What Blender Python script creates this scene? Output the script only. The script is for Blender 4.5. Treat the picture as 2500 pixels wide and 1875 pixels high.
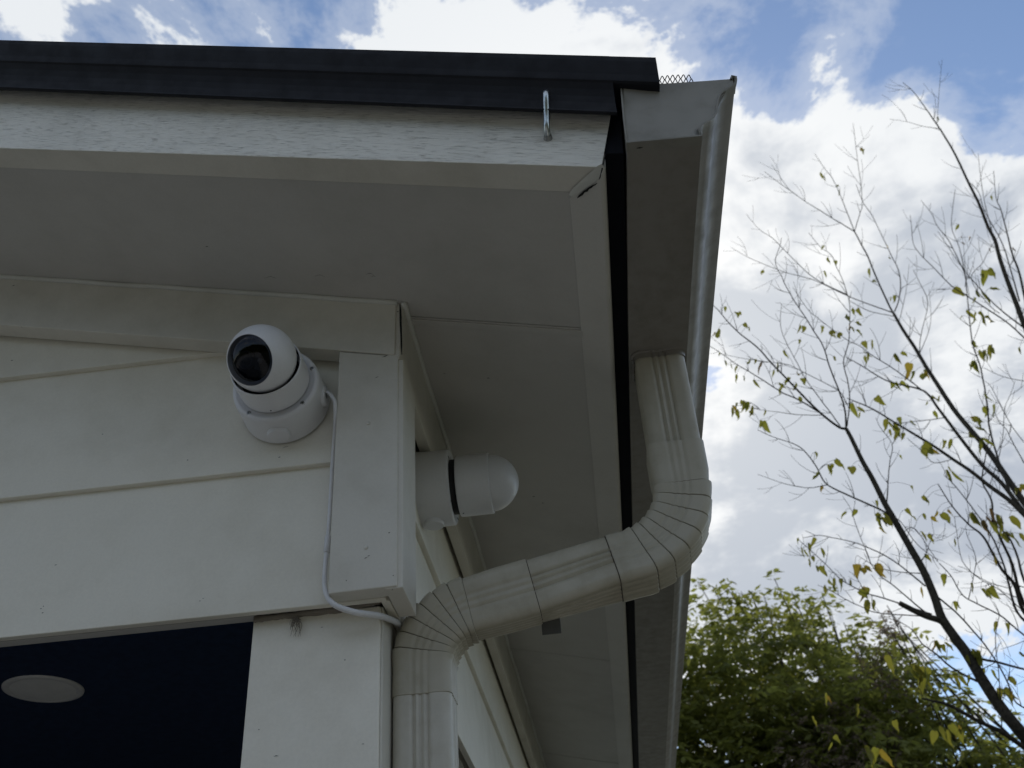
import bpy, bmesh, math, random
import numpy as np
from mathutils import Matrix, Vector

random.seed(7); rng = np.random.default_rng(7)
for o in list(bpy.data.objects): bpy.data.objects.remove(o)
SC = bpy.context.scene
COL = SC.collection
EYE = 1.70                                   # eye height above the ground

# ------------------------------------------------------------------ camera
def cam_axes(pitch, yaw, roll):
    cx, sx = math.cos(pitch), math.sin(pitch); cy, sy = math.cos(yaw), math.sin(yaw); cz, sz = math.cos(roll), math.sin(roll)
    Yw = np.array([[cy, -sy, 0], [sy, cy, 0], [0, 0, 1]])
    base = np.array([[1, 0, 0], [0, 0, -1], [0, 1, 0]])
    P = np.array([[1, 0, 0], [0, cx, sx], [0, -sx, cx]])
    R = np.array([[cz, -sz, 0], [sz, cz, 0], [0, 0, 1]])
    return R @ P @ base @ Yw                 # rows: right, down, forward
RW = cam_axes(math.radians(35.521), math.radians(-3.738), math.radians(-4.283))
FPX = 2494.3                                 # focal length in pixels of the 2500 px wide photograph
cd = bpy.data.cameras.new('Camera'); cam = bpy.data.objects.new('Camera', cd); COL.objects.link(cam)
r_, d_, f_ = RW
cam.matrix_world = Matrix(((r_[0], -d_[0], -f_[0], 0), (r_[1], -d_[1], -f_[1], 0), (r_[2], -d_[2], -f_[2], EYE), (0, 0, 0, 1)))
cd.sensor_width = 36.0; cd.lens = 36.0 * FPX / 2500.0
cd.clip_start = 0.02; cd.clip_end = 3000
cd.dof.use_dof = True; cd.dof.focus_distance = 1.36; cd.dof.aperture_fstop = 11.0
SC.camera = cam
def ray(x, y):
    return RW.T @ np.array([(x - 1250) / FPX, (y - 937.5) / FPX, 1.0])
def onY(x, y, Y):
    v = ray(x, y); v = v * (Y / v[1]); return Vector((v[0], v[1], v[2] + EYE))
def onZ(x, y, Z):
    v = ray(x, y); v = v * (Z / v[2]); return Vector((v[0], v[1], v[2] + EYE))

# ------------------------------------------------------------------ light
SUN_DIR = ray(1600, 830); SUN_DIR = SUN_DIR / np.linalg.norm(SUN_DIR)
sun_el = math.asin(SUN_DIR[2]); sun_az = math.atan2(SUN_DIR[0], SUN_DIR[1])
W = bpy.data.worlds.new('World'); SC.world = W; W.use_nodes = True
nt = W.node_tree; nt.nodes.clear()
class G:
    """tiny node-graph helper"""
    def __init__(s, tree): s.t = tree
    def n(s, kind, **kw):
        nd = s.t.nodes.new(kind)
        for k, v in kw.items(): setattr(nd, k, v)
        return nd
    def put(s, sock, v):
        if isinstance(v, bpy.types.NodeSocket): s.t.links.new(v, sock)
        else: sock.default_value = v
    def math(s, op, a, b=0.0, c=0.0, clamp=False):
        nd = s.n('ShaderNodeMath', operation=op, use_clamp=clamp)
        s.put(nd.inputs[0], a); s.put(nd.inputs[1], b); s.put(nd.inputs[2], c); return nd.outputs[0]
    def vmath(s, op, a, b=(0, 0, 0), scale=None):
        nd = s.n('ShaderNodeVectorMath', operation=op); s.put(nd.inputs[0], a); s.put(nd.inputs[1], b)
        if scale is not None: s.put(nd.inputs['Scale'], scale)
        return nd
    def noise(s, vec, scale, detail=4, rough=.55, dist=0.0, lac=2.0, out='Fac'):
        nd = s.n('ShaderNodeTexNoise'); s.put(nd.inputs['Vector'], vec); nd.inputs['Scale'].default_value = scale
        nd.inputs['Detail'].default_value = detail; nd.inputs['Roughness'].default_value = rough
        nd.inputs['Distortion'].default_value = dist; nd.inputs['Lacunarity'].default_value = lac
        return nd.outputs[out]
    def smooth(s, v, a, b, lo=0.0, hi=1.0, kind='SMOOTHSTEP'):
        nd = s.n('ShaderNodeMapRange', interpolation_type=kind); s.put(nd.inputs[0], v)
        nd.inputs[1].default_value = a; nd.inputs[2].default_value = b; nd.inputs[3].default_value = lo; nd.inputs[4].default_value = hi
        return nd.outputs[0]
    def mix(s, f, a, b, mode='MIX'):
        nd = s.n('ShaderNodeMix', data_type='RGBA', blend_type=mode); s.put(nd.inputs[0], f); s.put(nd.inputs[6], a); s.put(nd.inputs[7], b)
        return nd.outputs[2]
    def ramp(s, v, stops):
        nd = s.n('ShaderNodeValToRGB'); s.put(nd.inputs[0], v)
        el = nd.color_ramp.elements
        while len(el) < len(stops): el.new(.5)
        for e, (p, c) in zip(el, stops): e.position = p; e.color = c if len(c) == 4 else (*c, 1)
        return nd.outputs[0]
g = G(nt)
sky = g.n('ShaderNodeTexSky', sky_type='NISHITA', sun_disc=False, sun_elevation=sun_el, sun_rotation=sun_az)
sky.altitude = 50; sky.air_density = 1.0; sky.dust_density = 0.1; sky.ozone_density = 1.6
bg_sky = g.n('ShaderNodeBackground'); bg_sky.inputs['Strength'].default_value = 0.125
tc = g.n('ShaderNodeTexCoord'); DIR = tc.outputs['Generated']
sep = g.n('ShaderNodeSeparateXYZ'); g.put(sep.inputs[0], DIR)
zz = g.math('ADD', g.math('MAXIMUM', sep.outputs[2], 0.0), 0.22)
pl = g.n('ShaderNodeCombineXYZ'); g.put(pl.inputs[0], g.math('DIVIDE', sep.outputs[0], zz)); g.put(pl.inputs[1], g.math('DIVIDE', sep.outputs[1], zz)); g.put(pl.inputs[2], g.math('MULTIPLY', sep.outputs[2], .6))
PL = pl.outputs[0]
warp = g.n('ShaderNodeTexNoise'); g.put(warp.inputs['Vector'], PL); warp.inputs['Scale'].default_value = 3.0; warp.inputs['Detail'].default_value = 1
PW = g.vmath('ADD', PL, g.vmath('SCALE', g.vmath('SUBTRACT', warp.outputs['Color'], (.5, .5, .5)).outputs[0], scale=.16).outputs[0]).outputs[0]
n_big = g.noise(PW, 2.6, 2, .5)
n_fine = g.noise(PW, 8.0, 8, .62, lac=2.15)
# where the photograph shows the bank of cumulus and the openings of blue (directions on the sky)
LOBES = [(2060, 660, 520, .36), (1800, 1150, 520, .32), (2250, 1280, 560, .32), (2400, 560, 260, .16), (2230, 300, 110, .16), (1840, 330, 130, .13), (2090, 330, 130, .10),
         (1250, 30, 330, .085), (1650, 10, 260, .07), (100, 30, 420, .12), (2010, 30, 220, .12),
         (1990, 175, 190, -.24), (1820, 170, 170, -.16), (2430, 200, 250, -.30), (2440, 350, 80, -.14), (1715, 950, 150, -.54), (2460, 930, 190, -.28), (2440, 1720, 220, -.30), (560, 60, 330, -.10)]
bias = -.02
for (lx, ly, rad, w) in LOBES:
    v = ray(lx, ly); v = v / np.linalg.norm(v)
    dt = g.vmath('DOT_PRODUCT', DIR, tuple(v)).outputs['Value']
    e = g.smooth(dt, math.cos(rad / FPX * 1.25), 1.0, 0.0, w)
    bias = g.math('ADD', e, bias)
dens = g.math('ADD', g.math('ADD', g.math('MULTIPLY', n_big, .42), g.math('MULTIPLY', n_fine, 1.20)), g.math('SUBTRACT', bias, .275))
mask = g.smooth(dens, .515, .635)
veil = g.smooth(dens, .34, .56, 0, .30)
cover = g.math('MAXIMUM', mask, veil)
# self-shading of the clouds: thick parts turn grey, edges stay white; brighter round the veiled sun
sh = g.noise(g.vmath('ADD', PW, (.05, -.09, .3)).outputs[0], 5.2, 5, .58)
thick = g.smooth(g.math('ADD', dens, g.math('MULTIPLY', g.math('SUBTRACT', sh, .5), 2.2)), .64, 1.24)
sd = g.vmath('DOT_PRODUCT', DIR, tuple(SUN_DIR)).outputs['Value']
halo = g.math('POWER', g.math('MAXIMUM', sd, 0.0), 26.0)
c_light = g.mix(halo, (.77, .80, .83, 1), (1.0, 1.0, .99, 1))
c_grey = g.mix(halo, (.39, .44, .525, 1), (.66, .69, .73, 1))
ccol = g.mix(thick, c_light, c_grey)
bg_cl = g.n('ShaderNodeBackground'); g.put(bg_cl.inputs['Color'], ccol); bg_cl.inputs['Strength'].default_value = 1.0
hs = g.n('ShaderNodeHueSaturation'); hs.inputs['Saturation'].default_value = 1.0; g.put(hs.inputs['Color'], sky.outputs[0]); g.put(bg_sky.inputs['Color'], hs.outputs[0])
ms = g.n('ShaderNodeMixShader'); g.put(ms.inputs[0], cover); g.t.links.new(bg_sky.outputs[0], ms.inputs[1]); g.t.links.new(bg_cl.outputs[0], ms.inputs[2])
wo = g.n('ShaderNodeOutputWorld'); g.t.links.new(ms.outputs[0], wo.inputs['Surface'])
W.cycles.sampling_method = 'MANUAL'; W.cycles.sample_map_resolution = 512

sl = bpy.data.lights.new('Sun', 'SUN'); sl.energy = 2.4; sl.angle = math.radians(1.2); sl.color = (1.0, .95, .87)
so = bpy.data.objects.new('Sun', sl); COL.objects.link(so)
so.location = (0, 0, 12); so.rotation_euler = Vector(SUN_DIR).to_track_quat('Z', 'Y').to_euler()
vs = SC.view_settings; vs.view_transform = 'Standard'; vs.look = 'None'; vs.exposure = 0.10; vs.gamma = 1.0; vs.use_curve_mapping = False

# ------------------------------------------------------------------ materials
def new_mat(name):
    m = bpy.data.materials.new(name); m.use_nodes = True
    t = m.node_tree; b = t.nodes['Principled BSDF']; return m, G(t), b
def coords(gr, scale=(1, 1, 1)):
    gm = gr.n('ShaderNodeNewGeometry')
    mp = gr.n('ShaderNodeMapping'); gr.put(mp.inputs['Vector'], gm.outputs['Position']); mp.inputs['Scale'].default_value = scale
    return mp.outputs[0]
def bump(gr, b, h, strength, dist=.002, prev=None):
    nd = gr.n('ShaderNodeBump'); nd.inputs['Strength'].default_value = strength; nd.inputs['Distance'].default_value = dist
    gr.put(nd.inputs['Height'], h)
    if prev is not None: gr.put(nd.inputs['Normal'], prev)
    gr.put(b.inputs['Normal'], nd.outputs[0]); return nd.outputs[0]

def paint(name, col, dirt=(.36, .33, .26), dirt_amt=.5, rough=.55, bstr=.25, speck=True, streak=(1, 1, 1)):
    m, gr, b = new_mat(name)
    P = coords(gr); PS = coords(gr, streak)
    n1 = gr.noise(PS, 3.2, 4, .6, .4); n2 = gr.noise(P, 14, 4, .65); n3 = gr.noise(P, 260, 2, .6)
    d = gr.smooth(gr.math('ADD', gr.math('MULTIPLY', n1, .65), gr.math('MULTIPLY', n2, .35)), .44, .72, 0, dirt_amt)
    c = gr.mix(d, (*col, 1), (*dirt, 1))
    c = gr.mix(gr.math('MULTIPLY', gr.smooth(n3, .3, .7), .05), c, (.2, .2, .18, 1))
    if speck:
        vo = gr.n('ShaderNodeTexVoronoi', feature='F1'); gr.put(vo.inputs['Vector'], P); vo.inputs['Scale'].default_value = 17
        cs = gr.n('ShaderNodeSeparateColor'); gr.put(cs.inputs[0], vo.outputs['Color'])
        on = gr.math('GREATER_THAN', cs.outputs[0], .80)
        szz = gr.math('MULTIPLY', cs.outputs[1], .055)
        hit = gr.math('MULTIPLY', on, gr.math('LESS_THAN', gr.math('ADD', vo.outputs['Distance'], gr.math('MULTIPLY', gr.noise(P, 420, 2), .07)), gr.math('ADD', szz, .02)))
        c = gr.mix(gr.math('MULTIPLY', hit, .8), c, (.06, .055, .045, 1))
    gr.put(b.inputs['Base Color'], c)
    gr.put(b.inputs['Roughness'], gr.smooth(n2, .3, .7, rough - .08, rough + .1)); b.inputs['Specular IOR Level'].default_value = .35
    p = bump(gr, b, n3, bstr, .0006); bump(gr, b, n2, .18, .003, p)
    return m
M = {}
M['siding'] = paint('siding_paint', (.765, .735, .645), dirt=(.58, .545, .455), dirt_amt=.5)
M['trim'] = paint('trim_paint', (.64, .615, .55), dirt=(.45, .425, .36), dirt_amt=.6)
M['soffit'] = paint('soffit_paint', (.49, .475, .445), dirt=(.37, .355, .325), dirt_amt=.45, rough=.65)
M['post'] = paint('post_paint', (.80, .77, .685), dirt=(.61, .57, .48), dirt_amt=.5)
M['eave'] = paint('eave_board_paint', (.56, .545, .51), dirt=(.43, .415, .38), dirt_amt=.4, rough=.6)
M['caulk'] = paint('caulk', (.60, .60, .56), dirt=(.38, .36, .3), rough=.5, speck=False)

def wood_fascia():
    m, gr, b = new_mat('rough_sawn_fascia_paint')
    P = coords(gr)
    # grain runs along the rake (down to the right, 0.23 slope): rotate before stretching
    mp = gr.n('ShaderNodeMapping'); gr.put(mp.inputs['Vector'], P); mp.inputs['Rotation'].default_value = (0, math.radians(-13.0), 0)
    mp2 = gr.n('ShaderNodeMapping'); gr.put(mp2.inputs['Vector'], mp.outputs[0]); mp2.inputs['Scale'].default_value = (34, 60, 780)
    mp3 = gr.n('ShaderNodeMapping'); gr.put(mp3.inputs['Vector'], mp.outputs[0]); mp3.inputs['Scale'].default_value = (62, 90, 1000)
    gA = gr.noise(mp2.outputs[0], 1.0, 5, .6, .3); gB = gr.noise(mp3.outputs[0], 1.0, 3, .6, .2)
    lines = gr.smooth(gB, .54, .68)                      # short cracks in the paint
    lo = gr.noise(P, 30, 4, .6)
    crack = gr.math('MULTIPLY', lines, gr.smooth(lo, .26, .56))
    c = gr.mix(gr.math('MULTIPLY', crack, .62), (.86, .84, .765, 1), (.36, .34, .30, 1))
    c = gr.mix(gr.smooth(gr.noise(P, 7, 4), .45, .75, 0, .3), c, (.55, .54, .49, 1))
    gr.put(b.inputs['Base Color'], c); b.inputs['Roughness'].default_value = .48
    p = bump(gr, b, gA, .8, .0018); bump(gr, b, gr.math('SUBTRACT', 1.0, crack), .6, .0012, p)
    return m
M['fascia'] = wood_fascia()

def metal_paint(name, col, dirt, amt, rough=.38, streak=(1, 1, 1), spec=.5, bstr=.1):
    m, gr, b = new_mat(name)
    P = coords(gr); PS = coords(gr, streak)
    n1 = gr.noise(PS, 9, 6, .62, .5); n2 = gr.noise(P, 38, 5, .65)
    d = gr.smooth(gr.math('ADD', gr.math('MULTIPLY', n1, .6), gr.math('MULTIPLY', n2, .4)), .42, .68, 0, amt)
    c = gr.mix(d, (*col, 1), (*dirt, 1)); gr.put(b.inputs['Base Color'], c)
    gr.put(b.inputs['Roughness'], gr.smooth(n2, .3, .7, rough, rough + .18)); b.inputs['Specular IOR Level'].default_value = spec
    bump(gr, b, gr.noise(P, 60, 3), bstr, .0015); return m
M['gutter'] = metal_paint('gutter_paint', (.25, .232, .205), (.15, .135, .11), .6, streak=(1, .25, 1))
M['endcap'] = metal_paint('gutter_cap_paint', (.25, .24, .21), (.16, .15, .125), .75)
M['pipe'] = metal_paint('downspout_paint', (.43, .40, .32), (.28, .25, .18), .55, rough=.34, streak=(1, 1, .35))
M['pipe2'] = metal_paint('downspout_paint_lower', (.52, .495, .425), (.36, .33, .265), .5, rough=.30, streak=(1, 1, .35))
M['seam'] = metal_paint('grimy_seam', (.10, .085, .065), (.04, .035, .03), .6, rough=.7)
def plain(name, col, rough=.5, metal=0.0, spec=.5, nscale=40, amt=.15):
    m, gr, b = new_mat(name)
    n = gr.noise(coords(gr), nscale, 4, .6)
    gr.put(b.inputs['Base Color'], gr.mix(gr.math('MULTIPLY', gr.smooth(n, .3, .7), amt), (*col, 1), tuple(x * .45 for x in col) + (1,)))
    b.inputs['Roughness'].default_value = rough; b.inputs['Metallic'].default_value = metal; b.inputs['Specular IOR Level'].default_value = spec
    bump(gr, b, n, .06, .002); return m
M['dark_metal'] = metal_paint('dark_bronze_metal', (.0070, .0078, .0120), (.0045, .0048, .007), .6, rough=.5, bstr=.06, spec=.28)
M['shingle'] = plain('dark_shingle', (.035, .034, .034), .9, nscale=180, amt=.6)
M['flash'] = plain('black_flashing', (.006, .007, .011), .6, spec=.12, nscale=60, amt=.4)
M['navy'] = plain('navy_ceiling_paint', (.022, .036, .075), .8, spec=.2, nscale=55, amt=.5)
M['plastic'] = plain('white_camera_plastic', (.70, .70, .715), .34, nscale=300, amt=.05)
M['plastic2'] = plain('white_box_plastic', (.67, .67, .685), .42, nscale=300, amt=.05)
M['black'] = plain('black_rubber', (.008, .008, .010), .55)
M['lensblack'] = plain('black_lens_housing', (.006, .007, .009), .5, spec=.1)
M['steel'] = plain('galvanised_steel', (.62, .66, .66), .28, metal=1.0, nscale=220, amt=.6)
M['screw'] = plain('screw_steel', (.38, .38, .37), .4, metal=1.0, nscale=300, amt=.5)
M['cable'] = plain('white_cable', (.66, .66, .67), .4, nscale=80, amt=.12)
M['canwhite'] = plain('white_light_trim', (.62, .60, .57), .5, nscale=60)
M['diffuser'] = plain('frosted_light_lens', (.72, .70, .66), .45, nscale=30)
M['fibre'] = plain('dried_fibre', (.21, .185, .15), .9)
M['crack'] = plain('open_crack', (.006, .006, .006), .9)
M['ground'] = None
def glass():
    m, gr, b = new_mat('camera_window_glass')
    t = gr.n('ShaderNodeBsdfTransparent'); t.inputs[0].default_value = (.22, .24, .28, 1)
    gl = gr.n('ShaderNodeBsdfGlossy'); gl.inputs['Roughness'].default_value = .04; gl.inputs[0].default_value = (.9, .92, 1, 1)
    fr = gr.n('ShaderNodeFresnel'); fr.inputs[0].default_value = 1.5
    mx = gr.n('ShaderNodeMixShader'); gr.put(mx.inputs[0], gr.math('MULTIPLY', fr.outputs[0], .55)); gr.t.links.new(t.outputs[0], mx.inputs[1]); gr.t.links.new(gl.outputs[0], mx.inputs[2])
    out = gr.t.nodes['Material Output']; gr.t.links.new(mx.outputs[0], out.inputs[0]); return m
M['glass'] = glass()
def leafmat(name, c1, c2, trans, tmix=.5, rough=.5):
    m, gr, b = new_mat(name)
    oi = gr.n('ShaderNodeObjectInfo')
    n = gr.noise(coords(gr), 45, 3, .6)
    f = gr.smooth(gr.math('ADD', gr.math('MULTIPLY', oi.outputs['Random'], .6), gr.math('MULTIPLY', n, .5)), .25, .85)
    gr.put(b.inputs['Base Color'], gr.mix(f, (*c1, 1), (*c2, 1))); b.inputs['Roughness'].default_value = rough; b.inputs['Specular IOR Level'].default_value = .08; b.inputs['Specular IOR Level'].default_value = .08
    tr = gr.n('ShaderNodeBsdfTranslucent'); gr.put(tr.inputs[0], gr.mix(f, (*trans, 1), tuple(.5 * (a + b_) for a, b_ in zip(trans, c2)) + (1,)))
    mx = gr.n('ShaderNodeMixShader'); mx.inputs[0].default_value = tmix
    out = gr.t.nodes['Material Output']
    gr.t.links.new(b.outputs[0], mx.inputs[1]); gr.t.links.new(tr.outputs[0], mx.inputs[2]); gr.t.links.new(mx.outputs[0], out.inputs[0]); return m
M['leaf_y'] = leafmat('yellow_green_leaf', (.12, .125, .024), (.19, .17, .030), (.25, .255, .035))
M['leaf_o'] = leafmat('yellowing_leaf', (.23, .18, .028), (.22, .14, .03), (.34, .26, .035))
M['leaf_b'] = leafmat('browning_leaf', (.12, .08, .04), (.17, .12, .04), (.16, .10, .04), .35)
def crownmat(name, ca, cb, tcol, tmix=.45, nsc=1.6):
    m, gr, b = new_mat(name)
    P = coords(gr)
    f = gr.smooth(gr.math('ADD', gr.math('MULTIPLY', gr.noise(P, nsc, 3), .6), gr.math('MULTIPLY', gr.noise(P, 23, 2), .55)), .40, .74)
    c = gr.mix(f, (*ca, 1), (*cb, 1)); gr.put(b.inputs['Base Color'], c); b.inputs['Roughness'].default_value = .6; b.inputs['Specular IOR Level'].default_value = .12
    tr = gr.n('ShaderNodeBsdfTranslucent'); gr.put(tr.inputs[0], gr.mix(f, tuple(x * .55 for x in tcol) + (1,), (*tcol, 1)))
    mx = gr.n('ShaderNodeMixShader'); mx.inputs[0].default_value = tmix
    out = gr.t.nodes['Material Output']
    gr.t.links.new(b.outputs[0], mx.inputs[1]); gr.t.links.new(tr.outputs[0], mx.inputs[2]); gr.t.links.new(mx.outputs[0], out.inputs[0]); return m
M['crown'] = crownmat('green_foliage', (.085, .10, .03), (.20, .205, .065), (.34, .36, .07), .52)
M['crown2'] = crownmat('pale_green_foliage', (.09, .108, .03), (.21, .215, .07), (.36, .38, .075), .52)
M['seeds'] = crownmat('dry_brown_seed_pods', (.11, .085, .062), (.22, .175, .13), (.22, .17, .12), .4, 3)
def bark():
    m, gr, b = new_mat('dark_bark')
    P = coords(gr); n = gr.noise(P, 60, 5, .65)
    gr.put(b.inputs['Base Color'], gr.ramp(n, [(.3, (.022, .019, .015)), (.7, (.075, .066, .052))])); b.inputs['Roughness'].default_value = .9; b.inputs['Specular IOR Level'].default_value = .08
    bump(gr, b, gr.noise(P, 120, 4, .6), .6, .004); return m
M['bark'] = bark()
def groundmat():
    m, gr, b = new_mat('lawn')
    P = coords(gr); n = gr.noise(P, .6, 5, .6); n2 = gr.noise(P, 40, 4, .7)
    gr.put(b.inputs['Base Color'], gr.mix(gr.smooth(n, .4, .6), gr.ramp(n2, [(.3, (.04, .036, .028)), (.7, (.085, .076, .058))]), gr.ramp(n2, [(.3, (.028, .038, .016)), (.7, (.06, .072, .034))])))
    b.inputs['Roughness'].default_value = .95; bump(gr, b, n2, .5, .02); return m
M['ground'] = groundmat()
M['bounce'] = plain('bounce_concrete', (.40, .375, .335), .85, nscale=6, amt=.25)  # pale surface of the slab added to bounce light

# ------------------------------------------------------------------ mesh helpers
def tag(o, label=None, cat=None, group=None, kind=None):
    if label: o['label'] = label
    if cat: o['category'] = cat
    if group: o['group'] = group
    if kind: o['kind'] = kind
    return o
def root(name, loc, label, cat, rot=None, group=None):
    o = bpy.data.objects.new(name, None); COL.objects.link(o); o.empty_display_size = .05
    mw = Matrix.Translation(loc)
    if rot is not None: mw = mw @ rot.to_4x4()
    o.matrix_world = mw
    ROOT_MW[o.name] = mw
    return tag(o, label, cat, group)
ROOT_MW = {}
def link(name, me, mat, parent=None, local=False, smooth=False, bevel=0.0, kind=None, segs=2):
    """local=False: the mesh is in world coordinates even when it has a parent"""
    if mat is not None and not me.materials: me.materials.append(mat)
    if smooth:
        me.polygons.foreach_set('use_smooth', [True] * len(me.polygons))
    o = bpy.data.objects.new(name, me); COL.objects.link(o)
    if parent is not None:
        o.parent = parent
        if not local and parent.name in ROOT_MW: o.matrix_parent_inverse = ROOT_MW[parent.name].inverted()
    if bevel:
        b = o.modifiers.new('bevel', 'BEVEL'); b.width = bevel; b.segments = segs; b.limit_method = 'ANGLE'; b.angle_limit = math.radians(40)
    if kind: o['kind'] = kind
    return o
def pyd(name, v, f):
    me = bpy.data.meshes.new(name); me.from_pydata([tuple(p) for p in v], [], f); me.update(); return me
def prism(name, poly, y0, y1, axis='Y'):
    """polygon of (a, b) extruded along an axis; Y: (x,z), X: (y,z), Z: (x,y)"""
    n = len(poly); v = []
    for t in (y0, y1):
        for a, b in poly:
            v.append((a, t, b) if axis == 'Y' else (t, a, b) if axis == 'X' else (a, b, t))
    f = [tuple(range(n)), tuple(range(2 * n - 1, n - 1, -1))] + [(i, i + n, (i + 1) % n + n, (i + 1) % n) for i in range(n)]
    me = pyd(name, v, f); bm = bmesh.new(); bm.from_mesh(me); bmesh.ops.recalc_face_normals(bm, faces=bm.faces); bm.to_mesh(me); bm.free(); return me
def box(name, x0, x1, y0, y1, z0, z1):
    return prism(name, [(x0, z0), (x1, z0), (x1, z1), (x0, z1)], y0, y1)
def lathe(name, prof, n=64, M4=None, close=False):
    """prof: (r, z) pairs spun about z"""
    v = []; f = []
    for r, z in prof:
        for k in range(n):
            a = 2 * math.pi * k / n; v.append(Vector((r * math.cos(a), r * math.sin(a), z)))
    m = len(prof)
    for i in range(m - 1):
        for k in range(n):
            k2 = (k + 1) % n; f.append((i * n + k, i * n + k2, (i + 1) * n + k2, (i + 1) * n + k))
    if prof[0][0] > 1e-6 and close: f.append(tuple(range(n - 1, -1, -1)))
    if prof[-1][0] > 1e-6 and close: f.append(tuple((m - 1) * n + k for k in range(n)))
    if M4 is not None: v = [M4 @ p for p in v]
    me = pyd(name, v, f); bm = bmesh.new(); bm.from_mesh(me); bmesh.ops.remove_doubles(bm, verts=bm.verts, dist=1e-6); bmesh.ops.recalc_face_normals(bm, faces=bm.faces); bm.to_mesh(me); bm.free(); return me
def catmull(pts, sub=6):
    P = [np.array(p, float) for p in pts]
    if len(P) < 3:
        return [P[0] + (P[-1] - P[0]) * t for t in np.linspace(0, 1, sub + 1)]
    P = [2 * P[0] - P[1]] + P + [2 * P[-1] - P[-2]]; out = []
    for i in range(1, len(P) - 2):
        for t in np.linspace(0, 1, sub, endpoint=False):
            p0, p1, p2, p3 = P[i - 1:i + 3]
            out.append(.5 * (2 * p1 + (p2 - p0) * t + (2 * p0 - 5 * p1 + 4 * p2 - p3) * t * t + (3 * p1 - p0 - 3 * p2 + p3) * t ** 3))
    out.append(P[-2]); return out
class Tubes:
    def __init__(s): s.v = []; s.f = []
    def add(s, pts, rad, sides=6, cap=True):
        pts = [np.asarray(p, float) for p in pts]; n = len(pts)
        if np.isscalar(rad): rad = [rad] * n
        base = len(s.v); up = np.array([.13, .21, .97])
        for i, p in enumerate(pts):
            t = pts[min(i + 1, n - 1)] - pts[max(i - 1, 0)]; t = t / (np.linalg.norm(t) + 1e-12)
            if i == 0:
                a = np.cross(t, up); a /= np.linalg.norm(a) + 1e-12
            else:
                a = a - t * (a @ t); a /= np.linalg.norm(a) + 1e-12
            b = np.cross(t, a)
            for k in range(sides):
                q = 2 * math.pi * k / sides; s.v.append(p + rad[i] * (math.cos(q) * a + math.sin(q) * b))
        for i in range(n - 1):
            for k in range(sides):
                k2 = (k + 1) % sides; s.f.append((base + i * sides + k, base + i * sides + k2, base + (i + 1) * sides + k2, base + (i + 1) * sides + k))
        if cap:
            s.f.append(tuple(base + k for k in range(sides - 1, -1, -1))); s.f.append(tuple(base + (n - 1) * sides + k for k in range(sides)))
    def mesh(s, name): return pyd(name, s.v, s.f)

# ------------------------------------------------------------------ ground
gr_me = pyd('ground', [(-600, -600, 0), (600, -600, 0), (600, 600, 0), (-600, 600, 0)], [(0, 1, 2, 3)])
tag(link('ground', gr_me, M['ground']), kind='structure')
dv = prism('added_bounce_slab', [(-14, -16), (1.2, -16), (1.2, 1.6), (-14, 1.6)], -.10, .012, 'Z')  # unseen slab, added in front to bounce light up onto walls and soffit
tag(link('added_bounce_slab', dv, M['bounce']), kind='structure')

# ================================================================== HOUSE (gable end of a porch, low eave corner)
E = EYE
SM, SA = .236, .9383                               # sloping soffit plane: z = SA - SM x
zs = lambda x: SA - SM * x + E
XL, YB = -3.0, 9.0                                 # how far the house runs left and back
house = root('house', (-1.6, 4.5, 0), 'white sided house with sloping boxed eaves, dark roof edge and open porch', 'house')
H = house
def hexa(name, a, b):                              # two quads a, b (4 points each) joined
    v = list(a) + list(b); f = [(0, 1, 2, 3), (7, 6, 5, 4)] + [(i, i + 4, (i + 1) % 4 + 4, (i + 1) % 4) for i in range(4)]
    me = pyd(name, v, f); bm = bmesh.new(); bm.from_mesh(me); bmesh.ops.recalc_face_normals(bm, faces=bm.faces); bm.to_mesh(me); bm.free(); return me

# ---- front siding, lapped boards (bottom edge proud, top tucked behind the next)
LAPS = [.537, .747, .9635, 1.180, 1.396]
for i, zb in enumerate(LAPS):
    zt = (LAPS[i + 1] if i + 1 < len(LAPS) else zb + .21) + .018
    def xr(z): return min(-.256, (SA + E - .01 - (z + E)) / SM)
    if xr(zb) < XL + .1: break
    a = [(XL, 1.180, zb + E), (xr(zb), 1.180, zb + E), (xr(zt), 1.190, zt + E), (XL, 1.190, zt + E)]
    b = [(x, y + .0115, z) for x, y, z in a]
    link('siding_board', hexa('siding_board', a, b), M['siding'], H, bevel=.0012)
# ---- side siding
for i, zb in enumerate(LAPS[:3]):
    zt = min(LAPS[i + 1] + .018, .985)
    a = [(-.2525, 1.19, zb + E), (-.2525, YB, zb + E), (-.2625, YB, zt + E), (-.2625, 1.19, zt + E)]
    b = [(x - .0115, y, z) for x, y, z in a]
    link('siding_board', hexa('siding_board', a, b), M['siding'], H, bevel=.0012)
# ---- beams behind the siding
link('beam', hexa('beam', [(XL, 1.203, .541 + E), (-.276, 1.203, .541 + E), (-.276, 1.203, zs(-.276) - .002), (XL, 1.203, zs(XL) - .002)], [(XL, 1.219, .541 + E), (-.276, 1.219, .541 + E), (-.276, 1.219, zs(-.276) - .002), (XL, 1.219, zs(XL) - .002)]), M['soffit'], H, bevel=.001)
link('beam', hexa('beam', [(-.292, 1.22, .541 + E), (-.275, 1.22, .541 + E), (-.275, 1.22, zs(-.275) - .003), (-.292, 1.22, zs(-.292) - .003)], [(-.292, YB, .541 + E), (-.275, YB, .541 + E), (-.275, YB, zs(-.275) - .003), (-.292, YB, zs(-.292) - .003)]), M['trim'], H, bevel=.001)
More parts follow.
